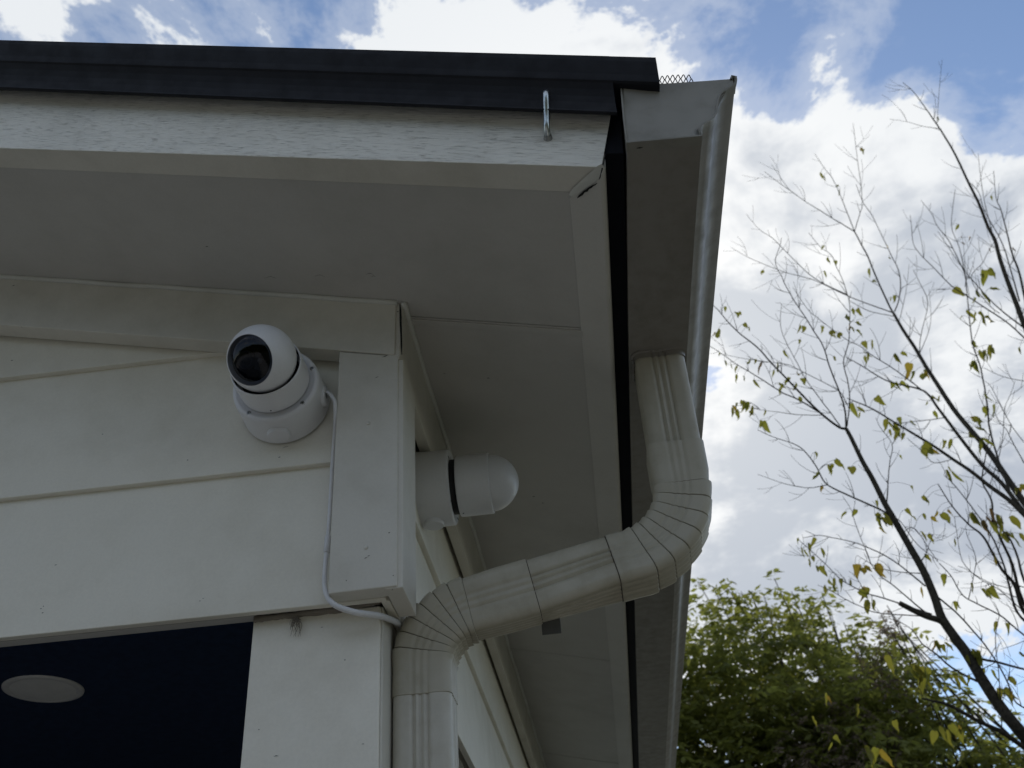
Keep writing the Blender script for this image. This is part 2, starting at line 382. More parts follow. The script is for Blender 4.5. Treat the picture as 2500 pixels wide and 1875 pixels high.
# ---- corner boards
zfb = lambda x: .840 - SM * x + E                   # bottom edge of the frieze
cb = link('corner_board', hexa('corner_board', [(-.322, 1.150, .537 + E), (-.2352, 1.150, .5385 + E), (-.2352, 1.150, zfb(-.2352) - .001), (-.322, 1.150, zfb(-.322) - .001)], [(-.322, 1.1785, .537 + E), (-.2352, 1.1785, .5385 + E), (-.2352, 1.1785, zfb(-.2352) - .001), (-.322, 1.1785, zfb(-.322) - .001)]), M['trim'], H, bevel=.0016)
for (px, py) in ((899, 1033), (893, 1336)):
    p = onY(px, py, 1.1495)
    link('nail', lathe('nail', [(0, -.0012), (.0024, -.0011), (.003, -.0004), (.003, .002)], 16, Matrix.Translation(p) @ Matrix.Rotation(math.radians(-90), 4, 'X')), M['trim'], cb, smooth=True)
link('corner_board', box('corner_board', -.2515, -.2285, 1.1525, 1.2430, .5365 + E, .8895 + E), M['trim'], H, bevel=.0016)
# ---- friezes under the sloping soffit
link('frieze_board', hexa('frieze_board', [(XL, 1.148, zfb(XL)), (-.2400, 1.148, zfb(-.24)), (-.2385, 1.148, zs(-.2385)), (XL, 1.148, zs(XL))], [(XL, 1.1785, zfb(XL)), (-.2400, 1.1785, zfb(-.24)), (-.2385, 1.1785, zs(-.2385)), (XL, 1.1785, zs(XL))]), M['trim'], H, bevel=.0014)
link('frieze_board', hexa('frieze_board', [(-.2515, 1.1505, .8905 + E), (-.2335, 1.1505, .8905 + E), (-.2285, 1.1505, zs(-.2285)), (-.2515, 1.1505, zs(-.2515))], [(-.2515, YB, .8905 + E), (-.2285, YB, .8905 + E), (-.2285, YB, zs(-.2285)), (-.2515, YB, zs(-.2515))]), M['trim'], H, bevel=.0014)
# painted-over caulk beads where frieze meets soffit
tb = Tubes(); pts = []
for x in np.linspace(XL, -.236, 60):
    pts.append((x, 1.1465 + rng.normal(0, .0006), zs(x) - .0022 + rng.normal(0, .0005)))
tb.add(catmull(pts, 2), .0042, 6); link('caulk_bead', tb.mesh('caulk_bead'), M['caulk'], H, smooth=True)
tb = Tubes(); pts = [(-.2262 + rng.normal(0, .0007), y, zs(-.2262) - .0025 + rng.normal(0, .0006)) for y in np.linspace(1.146, 5.0, 70)]
tb.add(catmull(pts, 2), .0046, 6); link('caulk_bead', tb.mesh('caulk_bead'), M['caulk'], H, smooth=True)
# ---- sloping soffit panels
def slab(name, x0, x1, y0, y1, dz=0.0, th=.010):
    return hexa(name, [(x0, y0, zs(x0) + dz), (x1, y0, zs(x1) + dz), (x1, y0, zs(x1) + dz + th), (x0, y0, zs(x0) + dz + th)], [(x0, y1, zs(x0) + dz), (x1, y1, zs(x1) + dz), (x1, y1, zs(x1) + dz + th), (x0, y1, zs(x0) + dz + th)])
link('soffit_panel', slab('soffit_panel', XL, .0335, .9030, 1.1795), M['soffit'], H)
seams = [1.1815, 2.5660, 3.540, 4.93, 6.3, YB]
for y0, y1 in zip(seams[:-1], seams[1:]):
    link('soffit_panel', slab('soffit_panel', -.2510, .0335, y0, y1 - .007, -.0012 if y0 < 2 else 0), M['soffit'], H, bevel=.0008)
link('seam_strip', slab('seam_strip', -.226, .0325, 1.1835, 1.1965, -.0042, .003), M['soffit'], H, bevel=.0008)
# ---- rake fascia (leans a few mm towards the corner) and eave fascia, mitred
yf = lambda x: .8610 - .0088 * x
def rake_pts(x, dy0, z): return (x, yf(x) + dy0, z)
rf_top = lambda x: zs(x) + .150
rf = link('rake_fascia', hexa('rake_fascia', [(XL, yf(XL), zs(XL) - .002), (.0714, yf(.0714), zs(.0714) - .002), (.1010, yf(.101), zs(.101) + .128), (XL, yf(XL), rf_top(XL))],
     [(XL, .9045, zs(XL) - .002), (.0345, .9045, zs(.0345) - .002), (.062, .9045, zs(.062) + .128), (XL, .9045, rf_top(XL))]), M['fascia'], H, bevel=.0012)
rf.data.materials.append(M['trim'])
for pg in rf.data.polygons:
    if pg.normal.z < -.5: pg.material_index = 1
ef = [(.0300, -.004), (.0690, -.004), (.0722, -.0030), (.0748, -.0005), (.0764, .0035), (.0770, .0090), (.0770, .10), (.0300, .10)]
v = []
for i_, Y in enumerate((0, 1.6, YB)):
    for x, dz in ef:
        yy = (.9085 - (x - .0335) * 1.02) if Y == 0 else Y
        v.append((x, yy, SA + E - SM * min(x, .067) + dz))
n_ = len(ef); f = [tuple(range(n_)), tuple(range(3 * n_ - 1, 2 * n_ - 1, -1))] + [(r * n_ + k, (r + 1) * n_ + k, (r + 1) * n_ + (k + 1) % n_, r * n_ + (k + 1) % n_) for r in (0, 1) for k in range(n_)]
link('eave_fascia', pyd('eave_fascia', v, f), M['eave'], H)
def sofpt(px, py, off):
    v = ray(px, py); t = (SA + off) / (v[2] + SM * v[0]); v = v * t; return np.array((v[0], v[1], v[2] + E))
# split caulk at the mitre: a raised band of caulk with an open crack beside it
band = [(1392, 478), (1402, 468), (1440, 436), (1466, 412), (1472, 404)]; wid = [5, 10, 13, 12, 6]
v = []; f = []
for (x, y), w in zip(band, wid):
    v.append(sofpt(x - w * .55, y - w * .62, -.0042)); v.append(sofpt(x + w * .2, y + w * .2, -.0054)); v.append(sofpt(x + w * .7, y + w * .8, -.0042))
for i in range(len(band) - 1):
    for k in (0, 1): f.append((i * 3 + k, i * 3 + k + 1, i * 3 + k + 4, i * 3 + k + 3))
link('caulk_bead', pyd('caulk_bead', v, f), M['caulk'], H, smooth=True)
def ribbon(name, pl, ws, fn, mat, par):
    v = []; f = []
    for i, ((x, y), w) in enumerate(zip(pl, ws)):
        a = np.array(pl[max(i - 1, 0)], float); b = np.array(pl[min(i + 1, len(pl) - 1)], float); t = (b - a) / np.linalg.norm(b - a); n = np.array((-t[1], t[0]))
        v.append(fn(x + n[0] * w, y + n[1] * w)); v.append(fn(x - n[0] * w, y - n[1] * w))
    for i in range(len(pl) - 1): f.append((2 * i, 2 * i + 1, 2 * i + 3, 2 * i + 2))
    return link(name, pyd(name, v, f), mat, par)
ribbon('joint_crack', [(1409, 484), (1414, 479), (1421, 474), (1426, 468), (1433, 465), (1437, 460), (1443, 457), (1448, 453), (1453, 451), (1458, 447)], [.6, 2.2, 3.0, 2.6, 3.2, 2.2, 2.6, 1.8, 1.4, .5], lambda x, y: sofpt(x, y, -.0060), M['crack'], H)
ribbon('joint_crack', [(1462, 439), (1465, 433), (1467, 424), (1470, 414), (1471, 405), (1474, 396), (1476, 384), (1479, 374)], [.5, 1.6, 1.0, 1.8, 1.5, 1.2, 1.4, .4], lambda x, y: np.array(onY(x, y, .8588)), M['crack'], H)
ribbon('joint_crack', [(976.2, 742), (977.5, 756), (978.2, 790), (979.5, 820), (980.3, 845), (981, 866)], [1.0, 2.6, 2.7, 2.2, 1.9, .8], lambda x, y: np.array(onY(x, y, 1.1472)), M['crack'], H)
# ---- dark metal rake edge: lower cove-shaped drip metal, upper roof edge above it
zb_ = lambda x: .9858 + .2667 * (.0966 - x) + E
zt_ = lambda x: 1.0505 + .2619 * (.1542 - x) + E
def sweep_rake(name, prof, x0, x1, n, mat, par, smooth=True):
    """prof: (dy from fascia face, t between lower edge 0 and upper edge 1)"""
    v = []; f = []; m_ = len(prof)
    for x in np.linspace(x0, x1, n):
        for dy, t in prof: v.append((x, yf(x) + dy, zb_(x) + (zt_(x) - zb_(x)) * t))
    for i in range(n - 1):
        for k in range(m_): k2 = (k + 1) % m_; f.append((i * m_ + k, (i + 1) * m_ + k, (i + 1) * m_ + k2, i * m_ + k2))
    f.append(tuple(range(m_))); f.append(tuple((n - 1) * m_ + k for k in range(m_ - 1, -1, -1)))
    me = pyd(name, v, f); bm = bmesh.new(); bm.from_mesh(me); bmesh.ops.recalc_face_normals(bm, faces=bm.faces); bm.to_mesh(me); bm.free()
    o = link(name, me, mat, par); return o
sweep_rake('drip_edge', [(-.0165, .035), (-.0195, .000), (-.0225, -.012), (-.0245, .000), (-.0240, .035), (-.0215, .060), (-.0222, .12), (-.0236, .22), (-.0262, .33), (-.0300, .44), (-.0345, .535), (-.0368, .560), (-.0374, .585), (-.0392, .68), (-.0424, .80), (-.0452, .91), (-.0465, 1.0), (-.0380, 1.03), (.08, 1.03), (.08, .60), (-.0010, .60), (-.0010, .40), (-.016, .20)], XL, .0985, 24, M['dark_metal'], H)
sweep_rake('roof_edge', [(-.0335, .545), (-.0366, .562), (-.0372, .587), (-.0390, .68), (-.0422, .80), (-.0450, .91), (-.0463, 1.0), (-.0378, 1.028), (.08, 1.028), (.08, .57)], .0940, .1545, 6, M['dark_metal'], H)
# ---- roof
link('roof', prism('roof', [(.1540, zs(.154) + .118), (.1540, zs(.154) + .140), (XL, zs(XL) + .150), (XL - 3.4, zs(XL) + .150 - SM * 3.4), (XL - 3.4, zs(XL) + .118 - SM * 3.4), (XL, zs(XL) + .118)], .905, YB + .25), M['shingle'], H)
# ---- black flashing filling the slot between fascia and gutter
link('flashing', prism('flashing', [(.0775, .948 + E), (.1010, .944 + E), (.1060, 1.026 + E), (.0960, 1.036 + E), (.0775, 1.02 + E)], .8655, YB), M['flash'], H, bevel=.001)
# ---- porch: ceiling, inner walls, post
link('porch_ceiling', box('porch_ceiling', XL, -.293, 1.2195, 3.6, .770 + E, .785 + E), M['navy'], H)
link('porch_wall', box('porch_wall', XL, -.30, 3.6, 3.72, 0.003, .768 + E), M['navy'], H)
link('porch_wall', box('porch_wall', XL - .12, XL, 1.2, YB, 0.003, zs(XL) + .1), M['navy'], H)
link('side_wall', box('side_wall', -.2995, -.2560, 3.55, YB, 0.003, .5395 + E), M['siding'], H)
post = link('porch_post', box('porch_post', -.434, -.2680, 1.2060, 1.372, 0.002, .5395 + E), M['post'], H, bevel=.0018)
link('post_edge_board', box('post_edge_board', -.2679, -.2650, 1.2090, 1.369, 0.004, .5390 + E), M['trim'], post, bevel=.0008)
# frayed sealant rope squeezed out along the top of the post
tb = Tubes()
for k in range(3):
    pts = [onY(x, y, 1.204 - .001 * k) for x, y in ((621, 1510 + 2 * k), (650, 1508 + k), (690, 1503 + k), (730, 1499), (770, 1495 - k), (815, 1488 - k), (860, 1481 - k), (905, 1472 - k), (925, 1468))]
    pts = [np.array(p) + rng.normal(0, .0008, 3) for p in pts]
    tb.add(catmull(pts, 3), [.0034 + .0010 * math.sin(i * 1.7 + k * 2) for i in range(25)], 6)
link('sealant_rope', tb.mesh('sealant_rope'), M['fibre'], H, smooth=True)

# ================================================================== GUTTER
OG = [(1519, 220), (1526, 300), (1532, 354), (1622, 345.5), (1713, 337), (1708.5, 331), (1706.5, 322), (1708.5, 315), (1716, 308), (1728, 302.5), (1740, 294), (1746.5, 283), (1747.5, 268), (1750, 250), (1756, 236), (1766, 227.5), (1777, 221), (1787, 215.5), (1793.5, 211.5), (1794.5, 203), (1794, 196), (1788, 194), (1786, 201)]
prof = [onY(x, y, .84) for x, y in OG]; prof = [(p.x, p.z) for p in prof]
gx = lambda Y: -.0060 * (1 - math.exp(-max(Y - .84, 0) / .30))
gutter = root('gutter', (.15, 4.9, .928 + E), 'off white ogee gutter with plain end cap along the eave', 'gutter')
def extrude_prof(name, pr, ys, closed=False):
    v = []; f = []; n = len(pr)
    for Y in ys:
        for x, z in pr: v.append((x + gx(Y), Y, z))
    for i in range(len(ys) - 1):
        for k in range(n if closed else n - 1): k2 = (k + 1) % n; f.append((i * n + k, i * n + k2, (i + 1) * n + k2, (i + 1) * n + k))
    return pyd(name, v, f)
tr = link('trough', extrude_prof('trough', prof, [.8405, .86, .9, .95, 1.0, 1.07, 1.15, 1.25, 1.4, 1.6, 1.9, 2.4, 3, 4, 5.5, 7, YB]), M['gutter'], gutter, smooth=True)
md = tr.modifiers.new('sheet', 'SOLIDIFY'); md.thickness = .0009; md.offset = 0
md = tr.modifiers.new('split', 'EDGE_SPLIT'); md.split_angle = math.radians(38)
def outset(pr, d):
    out = []
    for i, (x, z) in enumerate(pr):
        a = pr[max(i - 1, 0)]; b = pr[min(i + 1, len(pr) - 1)]; tx, tz = b[0] - a[0], b[1] - a[1]; L = math.hypot(tx, tz) + 1e-9
        out.append((x + tz / L * d * 1.0, z - tx / L * d * 1.0))
    return out
po = outset(prof, .0016)
po2 = [(x + .0005 * math.sin(i * 2.3), z + .0004 * math.sin(i * 1.7)) for i, (x, z) in enumerate(po)]
# end cap: dished plate, with a flange folded back over the trough and a little out of true
v = []; f = []; n = len(po2)
cxm = sum(p[0] for p in po2) / n; czm = sum(p[1] for p in po2) / n
rings = [(po2, .8500), (po2, .8425), (outset(prof, .0024), .8345), (outset(prof, .0006), .8340), (outset(prof, -.0012), .8372)]
for pr, Y in rings:
    for x, z in pr: v.append((x, Y, z))
for i in range(len(rings) - 1):
    for k in range(n - 1): f.append((i * n + k, i * n + k + 1, (i + 1) * n + k + 1, (i + 1) * n + k))
# plate
pr = outset(prof, -.0012); b0 = len(v)
NX, NZ = 14, 10
zlo = min(p[1] for p in pr); zhi = max(p[1] for p in pr)
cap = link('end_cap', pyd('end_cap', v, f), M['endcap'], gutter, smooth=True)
md = cap.modifiers.new('split', 'EDGE_SPLIT'); md.split_angle = math.radians(35)
bm = bmesh.new(); vs_ = [bm.verts.new((x, .8372, z)) for x, z in pr[:19]]
top = [bm.verts.new((x, .8372, z)) for x, z in ((pr[18][0], pr[20][1] - .0005),)]
fc = bm.faces.new(vs_ + top); bmesh.ops.triangulate(bm, faces=[fc])
bmesh.ops.subdivide_edges(bm, edges=bm.edges, cuts=3, use_grid_fill=True)
crease = pr[0][1] - .024
for q in bm.verts:
    q.co.y += .0022 * math.sin((q.co.x - .1) * 26) * math.sin((q.co.z - zlo) * 30) - max(0, q.co.z - crease - .10 * (q.co.x - .1)) * .16
me = bpy.data.meshes.new('cap_plate'); bm.to_mesh(me); bm.free()
link('cap_plate', me, M['endcap'], cap, smooth=True)
for (x0, x1, y) in ((1554, 1569, 361), (1677, 1692, 349)):       # crimp slots in the underside flange
    ribbon('crimp_slot', [(x0, y + 1), ((x0 + x1) / 2, y), (x1, y - 1)], [.6, 1.6, .6], lambda x, y: np.array(onZ(x, y, prof[2][1] - E - .0036 - .0 * x)), M['crack'], cap)

# gutter guard: strip of expanded diamond mesh bowed over the gutter
tb = Tubes(); wx, wy = .0066, .0125; x0, x1 = .124, .2085
zc = lambda x: 1.0385 + E + .0165 * math.sin(math.pi * min(max((x - .100) / .128, 0), 1)) ** .8 - .02 * max(0, x - .2)
nx = int((x1 - x0) / wx)
for j in range(9):
    for i in range(nx):
        xa = x0 + (i + .5 * (j % 2)) * wx; ya = .8465 + j * wy * .5
        for s in (-1, 1):
            xb = xa + s * wx * .5; yb = ya + wy * .5
            xm1, ym1 = xa + s * wx * .12, ya + wy * .12; xm2, ym2 = xa + s * wx * .38, ya + wy * .38
            tb.add([(xa, ya, zc(xa)), (xm1, ym1 - .0006, zc(xm1)), (xm2, ym2 + .0006, zc(xm2)), (xb, yb, zc(xb))], .00062, 4, cap=False)
tag(link('gutter_guard', tb.mesh('gutter_guard'), M['flash']), 'dark expanded metal mesh bowed over the top of the gutter', 'gutter guard')

# ================================================================== HOOK in the rake fascia
tb = Tubes()
hb = onY(1338, 338, yf(.012)); ht = onY(1331, 222, yf(.012) - .030)
pts = [(hb.x, hb.y + .012, hb.z), (hb.x, hb.y - .004, hb.z + .0005), (hb.x - .0003, hb.y - .0125, hb.z + .006), (hb.x * .6 + ht.x * .4, hb.y - .0185, hb.z * .6 + ht.z * .4), (ht.x, ht.y + .001, ht.z - .010), (ht.x + .0006, ht.y + .0015, ht.z - .0025), (ht.x + .0022, ht.y + .006, ht.z + .0008), (ht.x + .0036, ht.y + .0115, ht.z - .002), (ht.x + .004, ht.y + .014, ht.z - .0075)]
tb.add(catmull(pts, 6), .0041, 12)
hk = root('screw_hook', hb, 'bent shiny steel hook screwed into the white rake board', 'hook')
link('shank', tb.mesh('shank'), M['steel'], hk, smooth=True)
link('collar', lathe('collar', [(.0041, -.0065), (.0047, -.0055), (.0054, -.0008), (.0062, .0012)], 20, Matrix.Translation(hb) @ Matrix.Rotation(math.radians(-90), 4, 'X')), M['screw'], hk, smooth=True)

# ================================================================== DOWNSPOUT
dsp = root('downspout', (-.2255, 1.281, 0), 'ribbed off white downspout with two crimped elbows crossing to the porch post', 'downspout')
PW_, PD_ = .0755, .0650; PY = 1.2530 + PD_ / 2
def section(rd=1.0):
    """rounded rectangle with ribs: u across (in the bending plane), w along Y; returns (u, w)"""
    out = []; r = .0125; a, b = PW_ / 2, PD_ / 2
    per = []
    for cx_, cy_, a0 in ((a - r, b - r, 0), (-(a - r), b - r, 90), (-(a - r), -(b - r), 180), (a - r, -(b - r), 270)):
        for k in range(9):
            q = math.radians(a0 + 90 * k / 8); per.append((cx_ + r * math.cos(q), cy_ + r * math.sin(q)))
        # ribs on the straight run that follows
        nx_ = {0: (-(a - r), b), 90: (-a, -(b - r)), 180: (a - r, -b), 270: (a, b - r)}[a0]
        st = per[-1]; en = nx_; m_ = 24 if a0 in (0, 180) else 18
        nrm = {0: (0, 1), 90: (-1, 0), 180: (0, -1), 270: (1, 0)}[a0]
        for k in range(1, m_):
            t = k / m_
            rib = sum(math.exp(-((t - c) / .045) ** 2) for c in ((.30, .48, .66) if m_ == 24 else (.12, .37, .62, .87)))
            d = -(.0033 if m_ == 24 else .0034) * rib * rd
            per.append((st[0] + (en[0] - st[0]) * t + nrm[0] * d, st[1] + (en[1] - st[1]) * t + nrm[1] * d))
    return per
SEC = section(); SEC_E = section(.45)
def pipe(name, stations, par, mat=None, split=True, grime=(), SEC=SEC):
    """stations: (x, z, ux, uz, roll, scale) - u axis of the section lies in the XZ plane, turned by roll about the path"""
    v = []; f = []; n = len(SEC)
    for x, z, ux, uz, roll, s in stations:
        U = np.array((ux, 0, uz)); T = np.array((uz, 0, -ux)); Wv = np.array((0, 1., 0))
        c, sn = math.cos(roll), math.sin(roll); U2 = U * c + Wv * sn; W2 = -U * sn + Wv * c
        for u, w in SEC:
            p = np.array((x, PY, z + E)) + U2 * u * s + W2 * w * s; v.append(p)
    for i in range(len(stations) - 1):
        for k in range(n): k2 = (k + 1) % n; f.append((i * n + k, (i + 1) * n + k, (i + 1) * n + k2, i * n + k2))
    me = pyd(name, v, f); me.materials.append(mat or M['pipe'])
    if grime:
        me.materials.append(M['seam'])
        for i in grime:
            for k in range(n): me.polygons[i * n + k].material_index = 1
    o = link(name, me, None, par, smooth=True)
    if split: md = o.modifiers.new('split', 'EDGE_SPLIT'); md.split_angle = math.radians(42)
    return o
XT, XB_ = .1440, -.2255; SL = .19; TH = math.atan(SL)
turn = math.pi / 2 - TH; zd = lambda x: .587 + SL * x
RA, RB = .104, .078; LA = RA * math.tan(turn / 2); LB = RB * math.tan(turn / 2)
roA, roB = math.radians(-9.0), math.radians(7.0)
ux = np.linspace(0, 1, 5)
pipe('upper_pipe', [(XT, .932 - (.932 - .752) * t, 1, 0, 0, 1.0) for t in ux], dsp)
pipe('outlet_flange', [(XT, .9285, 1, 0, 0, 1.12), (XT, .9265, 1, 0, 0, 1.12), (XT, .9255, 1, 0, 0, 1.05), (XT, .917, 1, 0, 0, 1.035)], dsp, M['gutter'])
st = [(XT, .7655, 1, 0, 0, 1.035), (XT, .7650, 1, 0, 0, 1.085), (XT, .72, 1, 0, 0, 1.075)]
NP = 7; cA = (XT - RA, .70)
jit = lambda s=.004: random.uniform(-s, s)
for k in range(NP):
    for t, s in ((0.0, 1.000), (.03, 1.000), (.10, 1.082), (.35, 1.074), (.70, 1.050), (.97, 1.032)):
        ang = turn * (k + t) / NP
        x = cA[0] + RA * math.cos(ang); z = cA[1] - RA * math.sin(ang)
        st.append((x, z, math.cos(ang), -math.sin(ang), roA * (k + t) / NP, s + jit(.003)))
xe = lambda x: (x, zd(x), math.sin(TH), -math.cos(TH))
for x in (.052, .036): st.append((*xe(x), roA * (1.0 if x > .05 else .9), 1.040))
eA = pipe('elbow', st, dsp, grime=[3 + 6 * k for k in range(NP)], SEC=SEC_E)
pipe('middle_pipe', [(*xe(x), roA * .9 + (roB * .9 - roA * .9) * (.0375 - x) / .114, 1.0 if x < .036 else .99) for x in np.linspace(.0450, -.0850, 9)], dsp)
for xj, ro in ((.0352, .9 * roA), (-.0748, .9 * roB)):
    pipe('joint', [(*xe(xj + .0006), ro, 1.004), (*xe(xj - .0006), ro, 1.004)], dsp, M['seam'])
dB = np.array((math.cos(TH), math.sin(TH))); jB = np.array((XB_, zd(XB_)))
pB = jB + dB * LB; nB = np.array((math.sin(TH), -math.cos(TH))); cB = pB + nB * RB
st = [(*xe(x), roB * .9, s) for x, s in ((-.0752, 1.030), (-.0756, 1.050), (-.118, 1.050))]
for k in range(NP):
    for t, s in ((0.0, 1.000), (.03, 1.000), (.10, 1.082), (.35, 1.074), (.70, 1.050), (.97, 1.032)):
        ang = turn * (k + t) / NP
        # rotate from the diagonal to vertical: outward normal starts at -nB
        a0 = math.atan2(-nB[1], -nB[0]); a = a0 + ang
        x = cB[0] + RB * math.cos(a); z = cB[1] + RB * math.sin(a)
        st.append((x, z, -math.cos(a), -math.sin(a), roB * (1 - (k + t) / NP), s + jit(.003)))
st += [(XB_, z, 1, 0, 0, s) for z, s in ((.47, 1.02), (.452, 1.03), (.4375, 1.03), (.4370, 1.0))]
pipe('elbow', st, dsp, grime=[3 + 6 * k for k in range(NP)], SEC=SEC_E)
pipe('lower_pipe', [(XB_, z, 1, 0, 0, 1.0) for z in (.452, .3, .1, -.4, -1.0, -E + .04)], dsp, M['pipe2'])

a_ = onY(1322, 1524, 1.3135); b_ = onY(1371, 1546, 1.3135)
link('strap', box('strap', a_.x, b_.x, 1.3125, 1.3145, b_.z, a_.z + .03), plain('weathered_strap', (.11, .11, .105), .6), dsp, bevel=.0006)

# ================================================================== SECURITY CAMERAS (turret type on round junction boxes)
def add_cam(loc, zax, lens_dir, label, gap, group, ext=0.0):
    zv = Vector(zax).normalized(); yv = Vector((0, 0, 1)); xv = yv.cross(zv); rot = Matrix((xv, yv, zv)).transposed()
    rt = root('security_camera', loc, label, 'camera', rot, group)
    inv = rot.inverted()
    R0 = .0615
    jb = link('junction_box', lathe('junction_box', [(R0 + .0015, 0), (R0 + .0012, .004), (R0 + .0004, .030), (R0, .050), (R0 - .0008, .0535), (R0 - .003, .0552), (R0 - .0062, .0555), (R0 - .0072, .0546), (.0500, .0538), (.046, .0535), (0, .0535)], 96), M['plastic2'], rt, True, True)
    # knock-out plug below, cable boss at the side
    link('knockout_plug', lathe('knockout_plug', [(0, .0052), (.0135, .0052), (.0150, .0046), (.0160, .0030), (.0166, -.006)], 40, Matrix.Translation((0, -R0 - .0008, .0225)) @ Matrix.Rotation(math.radians(90), 4, 'X')), M['plastic2'], jb, True, True)
    link('cable_boss', lathe('cable_boss', [(.004, .0035), (.0130, .0035), (.0145, .0025), (.0150, -.006)], 40, Matrix.Translation((R0 - .0005, -.006, .0215)) @ Matrix.Rotation(math.radians(90), 4, 'Y')), M['plastic2'], jb, True, True)
    for k, an in enumerate((-128, -42, 22, 150)):
        a = math.radians(an); c = Vector((.0556 * math.cos(a), .0556 * math.sin(a), .0548))
        sc = link('screw', lathe('screw', [(0, .0006), (.0018, .0008), (.0026, .0007), (.0028, .0), (.0036, .0002), (.0036, -.002)], 24, Matrix.Translation(c)), M['screw'], rt, True, True)
        cr = Tubes()
        for q in (an + 20, an + 110):
            d = Vector((math.cos(math.radians(q)), math.sin(math.radians(q)), 0)) * .0017; cr.add([c - d + Vector((0, 0, .0008)), c + d + Vector((0, 0, .0008))], .00045, 4)
        link('cross_slot', cr.mesh('cross_slot'), M['crack'], sc, True)
    z0 = .0555 + gap
    link('neck', lathe('neck', [(.0445, .0525), (.0448, z0 + .0006), (.03, z0 + .0006)], 64), M['black'], rt, True, True)
    link('collar', lathe('collar', [(.044, z0), (.0478, z0 - .0002), (.0492, z0 + .0008), (.0496, z0 + .004), (.0496, z0 + .016), (.0496, .088 + ext), (.0495, .0955 + ext), (.0492, .0990 + ext), (.0482, .1000 + ext), (.0472, .0990 + ext), (.0468, .096 + ext), (.0468, .080), (.03, .066)], 96), M['plastic'], rt, True, True)
    link('socket', lathe('socket', [(.0467, .094), (.0467, .078), (.0300, .070), (0, .070)], 64), M['black'], rt, True, True)
    link('reset_hole', lathe('reset_hole', [(0, .0003), (.0011, .0003), (.0012, -.001)], 14, Matrix.Rotation(math.radians(-90), 4, 'Z') @ Matrix.Translation((.0496, 0, z0 + .006)) @ Matrix.Rotation(math.radians(90), 4, 'Y')), M['crack'], rt, True, True)
    # eyeball, turned to its lens direction
    C = Vector((0, 0, .1155)); RB_ = .0461
    ld = (inv @ Vector(lens_dir)).normalized(); q = ld.to_track_quat('Z', 'Y').to_matrix().to_4x4(); MB = Matrix.Translation(C) @ q
    pr = [(RB_ * math.sin(math.radians(t)), RB_ * math.cos(math.radians(t))) for t in np.linspace(180, 50.5, 48)]
    pr += [(RB_ * math.sin(math.radians(49.6)) - .0004, RB_ * math.cos(math.radians(49.6)) + .0002), (RB_ * math.sin(math.radians(48.6)) - .0008, RB_ * math.cos(math.radians(48.6)) - .0008), (.0290, .0270)]
    ball = link('eyeball', lathe('eyeball', pr, 96, MB), M['plastic'], rt, True, True)
    a0 = math.radians(48.3); wr = RB_ * math.sin(a0) - .0004; wz = RB_ * math.cos(a0) - .0003
    Rg = RB_ - .0005; gl = [(Rg * math.sin(a0 * t) * wr / (Rg * math.sin(a0)), Rg * math.cos(a0 * t) - .0006) for t in np.linspace(1, 0, 16)]
    link('window', lathe('window', gl, 72, MB), M['glass'], ball, True, True)
    link('lens_plate', lathe('lens_plate', [(wr, wz - .0005), (wr - .002, wz - .004), (.012, wz - .005), (0, wz - .005)], 64, MB), M['lensblack'], ball, True, True)
    ML = MB @ Matrix.Translation((-.0060, -.0015, wz - .0045))
    link('lens_barrel', lathe('lens_barrel', [(.0125, 0), (.0122, .0050), (.0108, .0056), (.0100, .0044), (.0082, .0040), (.0078, .0030), (.0052, .0026), (.0048, .0034), (.0030, .0042), (0, .0046)], 48, ML), M['lensgrey'], ball, True, True)
    MI = MB @ Matrix.Translation((.0135, .0020, wz - .0050))
    link('led_window', lathe('led_window', [(.0036, 0), (.0034, .0022), (.0022, .0034), (0, .0040)], 24, MI), M['screw'], ball, True, True)
    v = [(-.0005, .012), (.0075, .0115), (.0085, -.004), (.0125, -.0115), (.002, -.0105)]
    me = pyd('sensor_shield', [MB @ Vector((x + .0052, y, wz - .0036 + (.0012 if i < 2 else 0))) for i, (x, y) in enumerate(v)] + [MB @ Vector((x + .0052, y, wz - .0050)) for x, y in v], [(0, 1, 2, 3, 4)] + [(i, i + 5, (i + 1) % 5 + 5, (i + 1) % 5) for i in range(5)])
    link('sensor_shield', me, M['lensgrey'], ball, True)
    return rt
M['lensgrey'] = plain('dark_grey_lens_parts', (.050, .055, .06), .4)
lv = RW.T @ np.array((-.31, .09, -.946))
add_cam((-.404, 1.1785, .849 + E), (0, -1, 0), tuple(lv), 'white dome security camera showing its black lens window, on the gable siding', .0012, 'security cameras')
add_cam((-.2560, 1.430, .832 + E), (1, 0, 0), (.50, .83, -.12), 'white dome security camera turned away, mounted round the corner under the eave', .0085, 'security cameras', .018)

# cable of the first camera, running down beside the corner board and behind the downspout
pp = [(800, 957, 1.150), (809, 966, 1.146), (817, 981, 1.146), (818.5, 1003, 1.150), (818, 1040, 1.158), (815, 1080, 1.166), (812, 1125, 1.172), (808.5, 1188, 1.173), (805, 1250, 1.173), (800.5, 1312, 1.172), (797.5, 1346, 1.172), (794, 1381, 1.171), (792, 1412, 1.168), (793.5, 1438, 1.162), (802.4, 1462, 1.158), (822.8, 1480, 1.158), (868, 1495, 1.168), (926.8, 1503.5, 1.190), (963, 1516.5, 1.235), (988, 1532, 1.300), (1010, 1550, 1.360)]
P3 = [onY(x, y, Y) for x, y, Y in pp]
rt = root('camera_cable', P3[7], 'thin white cable with a sleeve running down beside the corner board', 'cable')
tb = Tubes(); up_ = catmull(P3[:11], 6); tb.add(up_, .0027, 10); link('upper_cable', tb.mesh('upper_cable'), M['cable'], rt, smooth=True)
